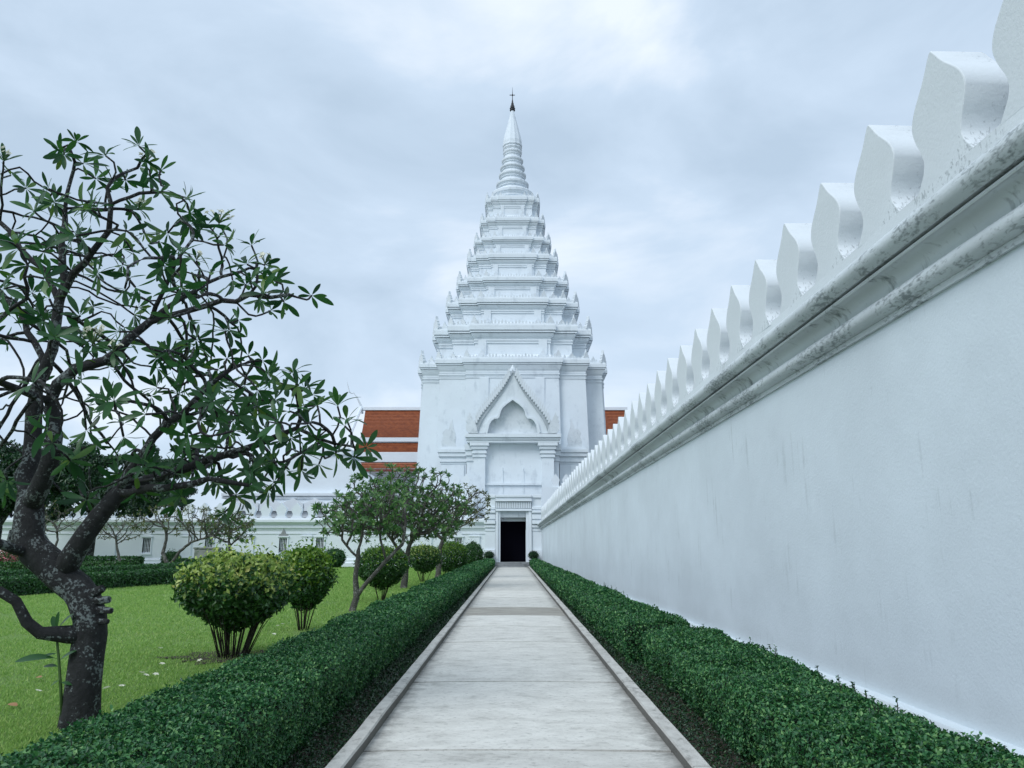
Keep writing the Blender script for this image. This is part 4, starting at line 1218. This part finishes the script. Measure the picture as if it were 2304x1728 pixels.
def blade(name, bend, mat):
    st = [(0, .02), (.10, .10), (.30, .62), (.52, .96), (.70, 1.0), (.86, .72), (.95, .38), (1.0, .0)]
    m = MB(); vs_ = []; fs = []
    for f, w in st:
        z_ = -bend * f * f; wv = .5 * w * .27; up = .20 * wv
        vs_ += [(f, -wv, z_ + up), (f, 0, z_), (f, wv, z_ + up)]
    for i in range(len(st) - 1):
        a = i * 3; fs += [(a, a + 1, a + 4, a + 3), (a + 1, a + 2, a + 5, a + 4)]
    m.add(vs_, fs); me = m.mesh(name, mat, True); return me, np.array(vs_), np.array(fs)
BL = [blade('leaf', b_, M_plum) for b_ in (.10, .22, .36, .06, .5)]
leaves = []
for p, d in sk.tips():
    if p[2] < 1.4: continue
    d = d + np.array([0, 0, .35]); n_ = random.randint(6, 9)
    for ax, nr in rosette(d, n_, (40, 112)):
        L_ = random.triangular(.09, .25, .17); X_ = ax; Y_ = nr.cross(X_).normalized(); Z_ = X_.cross(Y_)
        M_ = Matrix((( X_.x, Y_.x, Z_.x, p[0] - off[0]), (X_.y, Y_.y, Z_.y, p[1] - off[1]), (X_.z, Y_.z, Z_.z, p[2]), (0, 0, 0, 1))) @ Matrix.Diagonal((L_, L_ * random.uniform(.78, 1.08), L_, 1))
        c = p + np.array(ax) * L_ * .5
        rel = c - np.array([0, 0, EYE]); fw = rel[1] * CP + rel[2] * SP; up = -rel[1] * SP + rel[2] * CP
        pu, pv = 1152 + FPX * rel[0] / fw, 864 - FPX * up / fw
        vis = 0 < pu < 2304 and 0 < pv < 1728
        leaves.append((0 if vis else 1, np.linalg.norm(rel), M_, random.randrange(len(BL))))
leaves.sort(key=lambda q: (q[0], q[1]))
for _, _, M_, k in leaves[:300]:
    o = link('leaf', BL[k][0], big); o.matrix_basis = M_
V_, F_, nb_ = [], [], 0
for _, _, M_, k in leaves[300:]:
    v = BL[k][1]; mm_ = np.array(M_)
    V_.append(v @ mm_[:3, :3].T + mm_[:3, 3]); F_.append(BL[k][2] + nb_); nb_ += len(v)
o = link('foliage', fast_mesh('foliage', np.concatenate(V_), np.concatenate(F_), M_plum, None, True), big); o['kind'] = 'stuff'
# blossom clusters
def blossom(parent, c, n, spread, up, name='flower_cluster', size=.03, stem=True):
    P_, A_, N_ = [], [], []; m = MB()
    for k in range(n):
        dd = Vector((random.uniform(-1, 1), random.uniform(-1, 1), random.uniform(.3, 1.2))).normalized()
        h_ = Vector(c) + dd * spread * random.uniform(.6, 1.0) + Vector((0, 0, up))
        if stem: m.tube([tuple(c), tuple((Vector(c) + h_) / 2 + Vector((0, 0, .01))), tuple(h_)], [.005, .004, .003], 4)
        fa = Vector((random.uniform(-.7, .7), random.uniform(-1, .2), random.uniform(.2, 1))).normalized(); x = fa.cross(Vector((.3, .2, .9))).normalized(); y2 = fa.cross(x)
        for q in range(5):
            a = q * 2 * PI / 5; ax = x * math.cos(a) + y2 * math.sin(a) + fa * .35
            P_.append(h_); A_.append(ax); N_.append(fa)
    fo = leaf_cloud(name, np.array(P_), np.array(A_), np.array(N_, float), size, size * .75, M_petal, parent=parent, kind='stuff')
    if stem: m.build('flower_stalk', M_shoot, fo)
for (px, py, n_, spd, dy) in ((330, 322, 9, .10, -.1), (518, 447, 16, .16, -.3), (607, 548, 7, .09, -.3), (215, 745, 18, .15, -1.1), (190, 735, 10, .12, -1.2), (330, 470, 9, .10, -.5), (4, 330, 7, .1, 0), (250, 790, 4, .06, -1.1), (455, 530, 6, .08, -.4)):
    want = tp(px, py, dy)
    def score(tpt):
        q_ = tpt - np.array([0, 0, EYE]); f_ = q_[1] * CP + q_[2] * SP; u_ = -q_[1] * SP + q_[2] * CP
        return math.hypot(1152 + FPX * q_[0] / f_ - px, 864 - FPX * u_ / f_ - py - 25) + 6 * abs(tpt[1] - want[1])
    p = min((t_[0] for t_ in sk.tips()), key=score) - off + np.array([0, 0, .13])
    blossom(big, tuple(p - np.array([0, 0, .12])), n_, spd, .03)
# knobs and cut stubs on the trunk
m = MB()
for (px, py, dx_, dz_, r_, l_) in ((214, 1352, 1, .1, .035, .14), (222, 1372, 1, -.05, .03, .13), (210, 1335, 1, .5, .04, .1), (216, 1398, 1, 0, .025, .12), (24, 1218, .2, 1, .03, .1)):
    p = tp(px, py, -.05) - off; dd = np.array([dx_, -.2, dz_]); dd = dd / np.linalg.norm(dd)
    m = MB(); m.tube([tuple(p - dd * .08), tuple(p + dd * l_ * .6), tuple(p + dd * l_)], [r_ * 1.2, r_, r_ * .85], 7)
    m.build('cut_stub', M_bark, big, smooth=True, sharp=50)

# young shoot next to the trunk
sx0 = tp(140, 1610, -.1); sap = empty('sapling', (sx0[0], sx0[1], 0)); tag(sap, 'slender young frangipani shoot growing against the big trunk', 'sapling')
o_ = np.array([sx0[0], sx0[1], 0]); m = MB()
sp_ = [tp(140, 1612, -.1), tp(136, 1540, -.1), tp(132, 1480, -.12), tp(128, 1440, -.12), tp(127, 1415, -.12)]
m.tube([tuple(p - o_) for p in sp_], [.014, .012, .011, .010, .008], 6); m.build('stem', M_shoot, sap, smooth=True)
for (px, py, ax, L_) in ((127, 1420, (.5, -.2, .75), .20), (127, 1420, (.1, -.3, .95), .17), (128, 1425, (-.35, .1, .8), .16), (128, 1430, (.8, -.1, .35), .15), (130, 1470, (-1, -.2, -.02), .16), (131, 1490, (.55, -.2, .65), .17), (133, 1500, (-1, .1, .18), .15), (130, 1482, (-.8, -.4, .25), .30), (135, 1530, (-.9, -.1, -.3), .09), (135, 1535, (1, -.3, .05), .12)):
    p = tp(px, py, -.12) - o_; X_ = Vector(ax).normalized(); nr = Vector((0, -.5, 1)); Y_ = nr.cross(X_).normalized(); Z_ = X_.cross(Y_)
    o = link('leaf', BL[random.randrange(3)][0], sap); o.matrix_basis = Matrix(((X_.x, Y_.x, Z_.x, p[0]), (X_.y, Y_.y, Z_.y, p[1]), (X_.z, Y_.z, Z_.z, p[2]), (0, 0, 0, 1))) @ Matrix.Diagonal((L_, L_ * 1.25, L_, 1))

# ------------------------------------------------------------------ smaller garden trees
def small_tree(label, trunk, rads, lobes, natt, step, dk, mat, barkm, leafL, nleaf, group, rtip=.010, name='garden_tree', extra=(), spread=(35, 105), seed=1):
    global rng
    random.seed(seed); rng = np.random.default_rng(seed)
    s_ = Skel(); b0 = np.array(trunk[0], float)
    r_ = s_.add(b0 - np.array([0, 0, .05]), -1, rads[0] * 1.25)
    e_ = s_.chain(trunk, rads, r_, .18)
    for at_i, pts, rr in extra:
        n0 = s_.nearest(at_i); s_.chain(pts, rr, n0, .18)
    att_ = []
    for (c, ra_, wgt) in lobes:
        k = 0
        while k < int(natt * wgt):
            v = rng.normal(0, 1, 3); v = v / np.linalg.norm(v) * (rng.random() ** .45)
            if v[2] < -.75: continue
            att_.append(np.array(c) + v * np.array(ra_)); k += 1
    st = [i for i in range(len(s_.p)) if s_.p[i][2] > trunk[-1][2] * .55]
    s_.colonise(att_, step, 3.0, dk, 44, st, .15)
    s_.finish(rtip, 2.3)
    t_ = empty(name, tuple(b0)); tag(t_, label, 'tree', group)
    s_.mesh('trunk', barkm, t_, b0, 8, 5, .04)
    P_, A_, N_, L_ = [], [], [], []
    for p, d in s_.tips():
        if p[2] < 1.0: continue
        for ax, nr in rosette(d + np.array([0, 0, .4]), nleaf, spread):
            P_.append(p - b0); A_.append(ax); N_.append(nr); L_.append(leafL * random.uniform(.65, 1.2))
    L_ = np.array(L_)
    leaf_cloud('crown', np.array(P_), np.array(A_), np.array(N_, float), L_, L_ * .34, mat, parent=t_, fold=.15)
    return t_
def gp(px, py, Y): return tuple(at(px, py, Y))
LT = 'trees on the lawn'
Y1 = 19.0
small_tree('leaning frangipani with a forked pale trunk, nearest of the three by the path hedge',
    [gp(792, 1375, Y1), gp(802, 1345, Y1), gp(800, 1290, Y1), gp(806, 1255, Y1), gp(806, 1240, Y1)], [.085, .08, .06, .055, .05],
    [(gp(795, 1165, Y1), (1.05, 1.0, .62), .55), (gp(870, 1145, Y1 + .3), (.95, .9, .75), .45)], 520, .09, .11, M_plum2, M_bark2, .145, 10, LT, .010,
    extra=[(gp(802, 1345, Y1), [gp(830, 1305, Y1), gp(868, 1262, Y1 + .1), gp(905, 1225, Y1 + .2)], [.05, .045, .04, .03][:3]),
           (gp(806, 1250, Y1), [gp(770, 1215, Y1)], [.03]), (gp(868, 1262, Y1 + .1), [gp(856, 1215, Y1 + .2)], [.03])], seed=11)
Y2 = 29.0
small_tree('middle frangipani with the densest crown, behind the leaning one',
    [gp(908, 1325, Y2), gp(912, 1290, Y2), gp(916, 1255, Y2), gp(922, 1225, Y2)], [.14, .12, .10, .08],
    [(gp(905, 1140, Y2), (2.6, 1.9, 1.65), .6), (gp(835, 1150, Y2), (1.5, 1.3, 1.0), .2), (gp(975, 1155, Y2), (1.3, 1.3, 1.1), .2)], 1500, .12, .135, M_plum2, M_bark2, .19, 11, LT, .013,
    extra=[(gp(916, 1255, Y2), [gp(893, 1232, Y2), gp(875, 1205, Y2)], [.06, .05])], seed=12)
Y3 = 38.0
small_tree('farthest frangipani of the three, thin crown reaching towards the doorway',
    [gp(984, 1302, Y3), gp(988, 1270, Y3), gp(990, 1235, Y3)], [.15, .13, .10],
    [(gp(1000, 1160, Y3), (1.6, 1.6, 1.3), .5), (gp(1050, 1140, Y3), (1.2, 1.4, 1.1), .5)], 560, .14, .18, M_sparse, M_bark2, .19, 7, LT, .015, seed=13)
GT = 'thin trees by the garden hedges'
Y4 = 45.0
small_tree('wide sparse tree with two bent stems behind the garden hedges',
    [gp(380, 1275, Y4), gp(366, 1245, Y4), gp(374, 1215, Y4)], [.12, .10, .08],
    [(gp(405, 1172, Y4), (2.8, 2.2, 1.0), .6), (gp(490, 1180, Y4), (2.2, 1.8, 1.1), .4)], 440, .16, .22, M_sparse, M_bark2, .22, 6, GT, .016,
    extra=[(gp(380, 1275, Y4), [gp(405, 1240, Y4), gp(430, 1220, Y4), gp(480, 1205, Y4)], [.08, .07, .05])], seed=14)
small_tree('bushier olive green tree overlapping the wide sparse one',
    [gp(520, 1275, 48), gp(517, 1240, 48), gp(515, 1220, 48)], [.10, .09, .07],
    [(gp(515, 1190, 48), (1.7, 1.6, 1.2), 1.0)], 380, .16, .2, M_plum2, M_bark2, .24, 9, GT, .014, seed=15)
small_tree('small bare-looking tree left of the wide sparse one',
    [gp(271, 1275, 46), gp(266, 1245, 46), gp(262, 1225, 46)], [.09, .075, .06],
    [(gp(262, 1190, 46), (1.6, 1.4, 1.0), 1.0)], 170, .16, .22, M_sparse, M_bark2, .20, 4, GT, .014, seed=16)
small_tree('leafless thin tree seen between the stems of the big frangipani',
    [gp(118, 1275, 46), gp(122, 1240, 46), gp(130, 1215, 46)], [.09, .075, .06],
    [(gp(120, 1170, 46), (2.0, 1.6, 1.1), 1.0)], 170, .16, .22, M_sparse, M_bark2, .18, 3, GT, .014, seed=17)

# dark trees beyond the gallery
random.seed(5); rng = np.random.default_rng(5)
def dark_tree(label, x, y_, h, r, squash=.34):
    t_ = empty('dark_tree', (x, y_, 0)); tag(t_, label, 'tree', 'dark trees around the gallery')
    m = MB(); m.tube([(0, 0, -.1), (.1, 0, h * .3), (-.1, .1, h * .6)], [.28, .22, .12], 8)
    for k in range(5):
        a = k * 1.26; m.tube([(0, 0, h * (.3 + .04 * k)), (math.cos(a) * r * .4, math.sin(a) * r * .4, h * .6), (math.cos(a) * r * .7, math.sin(a) * r * .7, h * .78)], [.13, .08, .03], 5)
    m.build('trunk', M_bark, t_, smooth=True)
    P_, A_, N_ = [], [], []
    for k in range(46):
        v = rng.normal(0, 1, 3); v /= np.linalg.norm(v); v *= rng.random() ** .4
        c = np.array([0, 0, h * .66]) + v * np.array([r, r, h * squash]); cr_ = rng.uniform(.5, .95)
        q = rng.normal(0, 1, (330, 3)); q = unit(q) * (rng.random((330, 1)) ** .35) * cr_ * np.array([1, 1, .7])
        P_.append(c + q); N_.append(unit(q) + rng.normal(0, .5, (330, 3)) + np.array([0, 0, .5])); A_.append(rng.normal(0, 1, (330, 3)) + np.array([0, 0, -.3]))
    leaf_cloud('crown', np.concatenate(P_), np.concatenate(A_), np.concatenate(N_), .26, .14, M_dark, parent=t_)
dark_tree('dense dark tree beyond the gallery wall, at the picture edge behind the trunk', -44.5, 69, 10.4, 4.2)
dark_tree('dense dark tree beyond the gallery wall, middle of the three', -38.0, 71, 10.8, 4.0)
dark_tree('dense dark tree beyond the gallery wall, nearest the white chapel', -32.2, 70, 10.4, 3.6)
dark_tree('dense dark tree in front of the gallery, behind the big frangipani trunk', -28.2, 52.5, 8.6, 5.2, .30)
dark_tree('dense dark tree in front of the gallery at the picture edge', -35.2, 53.5, 8.8, 3.6, .30)

# ------------------------------------------------------------------ shrubs
def shrub(label, x, y_, rx, z0, z1, nst, sspread, mats, tops, n, leafL, sq=2.0, group='clipped shrubs along the lawn', bark_=None, zb=None, vase=.6):
    s_ = empty('shrub', (x, y_, 0)); tag(s_, label, 'shrub', group)
    m = MB()
    for k in range(nst):
        a = random.random() * 6.28; f = math.sqrt(random.random()); q = sspread * f
        top = (math.cos(a) * rx * .85 * f, math.sin(a) * rx * .85 * f, z0 + (z1 - z0) * random.uniform(.35, .6))
        b = (math.cos(a) * sspread * f, math.sin(a) * sspread * f, -.03)
        md = (b[0] * .6 + top[0] * .40 + random.uniform(-.03, .03), b[1] * .6 + top[1] * .40 + random.uniform(-.03, .03), top[2] * .5)
        r_ = random.uniform(.004, .009) * (1 + y_ * .014)
        m.tube([b, md, top], [r_ * 1.3, r_, r_ * .6], 5)
    m.build('stems', M_stem, s_, smooth=True)
    c = np.array([0, 0, (z0 + z1) / 2]); rz = (z1 - z0) / 2
    v = unit(rng.normal(0, 1, (n, 3)))
    low = v[:, 2] < 0
    sh = np.where(rng.random(n) < .78, 1 - .14 * rng.random(n) ** 2, rng.random(n) ** .5)
    ln = np.array([mnoise.noise((a * 2.3 + x, b * 2.3, cc * 2.3 + y_)) for a, b, cc in v]) * .17 + np.array([mnoise.noise((a * 6 + x, b * 6, cc * 6 + y_)) for a, b, cc in v]) * .12
    q = v * (sh * (1 + ln))[:, None]
    # flat-topped, narrowing downwards like a vase
    zq = q[:, 2]; wid = np.where(zq < 0, 1 + zq * vase * .55, 1.0)
    P_ = np.stack([q[:, 0] * rx * wid, q[:, 1] * rx * wid, c[2] + np.sign(zq) * np.abs(zq) ** .9 * rz], 1)
    P_ += rng.normal(0, leafL * .35, (n, 3))
    Nn = unit(v + rng.normal(0, .5, (n, 3))); A_ = unit(np.cross(Nn, rng.normal(0, 1, (n, 3))) + v * .5 + np.array([0, 0, .25]))
    hfrac = (P_[:, 2] - z0) / (z1 - z0)
    mi = (rng.random(n) < np.clip((hfrac - tops[0]) / (tops[1] - tops[0]), 0, 1) * tops[2] * (sh > .8)).astype(int)
    # stray shoots beyond the clipped outline
    ns_ = n // 14; pick = rng.integers(0, n, ns_); ext = rng.random(ns_) * .17 * (P_[pick, 2] > z0 + .3 * (z1 - z0))
    P_[pick] += v[pick] * ext[:, None] + np.array([0, 0, 1]) * (ext * .5)[:, None]
    L_ = leafL * rng.uniform(.6, 1.35, n)
    leaf_cloud('foliage', P_, A_, Nn, L_, L_ * .58, mats, mi, s_)
    return s_
shrub('big rounded shrub with yellow-gold top and many bare stems, nearest shrub', -3.88, 11.2, .80, .42, 1.37, 46, .20, [M_green, M_gold], (.38, .92, .85), 12500, .068, vase=.8)
shrub('upright lime green shrub beside the big golden one', -3.82, 14.7, .47, .42, 1.45, 16, .09, [M_green, M_lime], (.25, .75, .95), 8000, .068)
shrub('round shrub with yellowish top behind the leaning frangipani trunk', -3.73, 22.7, .72, .38, 1.45, 12, .10, [M_green, M_lime], (.5, 1.0, .8), 12000, .062)
shrub('round yellow-green shrub on short stems, fourth along the lawn', -3.82, 34.2, .68, .45, 1.52, 12, .12, [M_green, M_gold], (.35, 1.0, .55), 9000, .075)
shrub('bright green shrub beyond the farthest frangipani trunk', -3.30, 43.0, .80, .15, 1.72, 10, .15, [M_green, M_lime], (.35, .9, .8), 9000, .085, vase=.3)
shrub('clipped dark green ball shrub nearest the doorway', -2.62, 52.0, .68, .05, 1.70, 8, .15, [M_green, M_green], (.4, 1, .5), 9000, .085, vase=.2)
shrub('small dark round shrub alone against the gallery wall', -12.5, 55.5, .68, .05, 1.32, 8, .12, [M_hedge_far, M_green], (.5, 1, .5), 7000, .10, vase=.2)
shrub('tiny dark shrub at the foot of the gallery between sparse trees', -24.2, 56.0, .6, .02, 1.1, 6, .12, [M_hedge_far, M_green], (.5, 1, .5), 4000, .10, vase=.2)
for (x, lab) in ((-1.72, 'potted dark shrub beside the doorway on the lawn side'), (1.60, 'potted dark shrub beside the doorway on the wall side')):
    pt = empty('potted_shrub', (x, 58.95, 0)); tag(pt, lab, 'potted plant', 'potted shrubs at the doorway')
    m = MB(); m.lathe([(.20, 0), (.30, .18), (.34, .34), (.30, .44), (.35, .48), (.35, .53), (.28, .53), (.26, .46)], (0, 0, 0), 14); m.build('pot', M_pot, pt, smooth=True, sharp=40)
    m = MB()
    for k in range(6): m.tube([(0, 0, .45), (random.uniform(-.2, .2), random.uniform(-.2, .2), .95)], [.015, .01], 5)
    m.build('stems', M_stem, pt)
    n = 2600; v = unit(rng.normal(0, 1, (n, 3))) * (rng.random((n, 1)) ** .5); P_ = v * np.array([.36, .36, .28]) * (1 + rng.normal(0, .12, (n, 1))) + np.array([0, 0, .88])
    leaf_cloud('foliage', P_, rng.normal(0, 1, (n, 3)), rng.normal(0, .6, (n, 3)) + v + np.array([0, 0, .4]), .085, .05, M_dark, parent=pt)
# pink flowering bush at the far edge
pk = empty('flowering_bush', (-28.3, 44.0, 0)); tag(pk, 'small bush with pink flowers at the edge of the garden hedges', 'shrub')
n = 2500; v = unit(rng.normal(0, 1, (n, 3))) * (rng.random((n, 1)) ** .4); P_ = v * np.array([.8, .7, .6]) + np.array([0, 0, .75])
leaf_cloud('foliage', P_, rng.normal(0, 1, (n, 3)), v + rng.normal(0, .5, (n, 3)), .11, .06, [M_green, M_pink], (rng.random(n) < .35).astype(int), pk)
m = MB()
for k in range(5): m.tube([(0, 0, 0), (random.uniform(-.4, .4), random.uniform(-.4, .4), .8)], [.03, .015], 5)
m.build('stems', M_stem, pk)
# mossy pillar by the gallery
mp_ = empty('mossy_pillar', (*gp(466, 1262, 52)[:2], 0)); tag(mp_, 'weathered grey stone pillar with green moss in front of the gallery', 'pillar')
m = MB(); m.box(-.75, .75, -.4, .4, 0, 1.35); m.build('shaft', M_moss, mp_, bevel=.03)
m = MB(); m.box(-.85, .85, -.5, .5, -.05, .22); m.box(-.82, .82, -.46, .46, 1.352, 1.46); m.build('base_and_cap', M_moss, mp_, bevel=.03)

# ------------------------------------------------------------------ fallen blossoms and leaves
def gnd(px, py):
    u, dy, dz = ray(px, py); t_ = -(EYE - .02) / dz; return Vector((u * t_, dy * t_, .02))
fm = None
for i, (px, py) in enumerate(((327, 1524), (318, 1518), (240, 1553), (273, 1549), (360, 1462), (364, 1498), (375, 1558), (84, 1560), (450, 1490), (560, 1491), (625, 1411), (635, 1407), (616, 1430), (350, 1522))):
    p = gnd(px, py)
    P_, A_, N_ = [], [], []
    a0 = random.random() * 6
    for q in range(5):
        a = a0 + q * 2 * PI / 5; P_.append((0, 0, .022)); A_.append((math.cos(a), math.sin(a), .35)); N_.append((0, 0, 1))
    o = leaf_cloud('fallen_blossom', np.array(P_), np.array(A_), np.array(N_, float), .042, .03, M_petal)
    o.location = p; o.rotation_euler = (random.uniform(-.4, .4), random.uniform(-.4, .4), 0)
    tag(o, 'white frangipani blossom fallen on the lawn', 'blossom', 'fallen blossoms on the lawn')
for i, (px, py, lab) in enumerate(((80, 1527, 'curled brown leaf lying on the lawn left of the big trunk'), (15, 1588, 'dark fallen leaf on the lawn near the picture edge'), (940, 1338, 'orange brown fallen leaf on the lawn by the middle frangipani'))):
    p = gnd(px, py)
    o = link('fallen_leaf', BL[i % 3][0].copy(), None, (p.x, p.y, .035)); o.data.materials[0] = M_dryleaf; L_ = .16 if i != 2 else .4
    o.scale = (L_, L_ * 1.3, L_); o.rotation_euler = (.3, -.2, random.random() * 6); tag(o, lab, 'leaf', 'fallen leaves on the lawn')
for (x, y_, z_, lab) in ((-2.02, 6.9, .545, 'dry orange leaf lying on top of the hedge by the lawn'),):
    o = link('fallen_leaf', BL[0][0].copy(), None, (x, y_, z_)); o.data.materials[0] = M_dryleaf; o.scale = (.07, .11, .07); o.rotation_euler = (.5, .2, 1); tag(o, lab, 'leaf', 'fallen leaves on the lawn')
# bare earth ring under the golden shrub
m = MB(); n = 40; ring = []
for k in range(n):
    a = 2 * PI * k / n; r_ = .60 + .45 * mnoise.noise((math.cos(a) * 3, math.sin(a) * 3, 4))
    ring.append((-3.9 + math.cos(a) * r_ * 1.25, 11.25 + math.sin(a) * r_, .012))
m.add(ring, [tuple(range(n))]); tag(m.build('soil_patch', M_soil), 'bare dark earth under the big golden shrub', None, None, 'structure')
m = MB(); ring = []
for k in range(n):
    a = 2 * PI * k / n; r_ = .42 + .5 * mnoise.noise((math.cos(a) * 3, math.sin(a) * 3, 7))
    ring.append((-3.15 + math.cos(a) * r_ * .9, 6.0 + math.sin(a) * r_ * 1.3, .011))
m.add(ring, [tuple(range(n))]); tag(m.build('soil_patch', M_soil), 'bare earth patch between the big trunk and the hedge', None, None, 'structure')
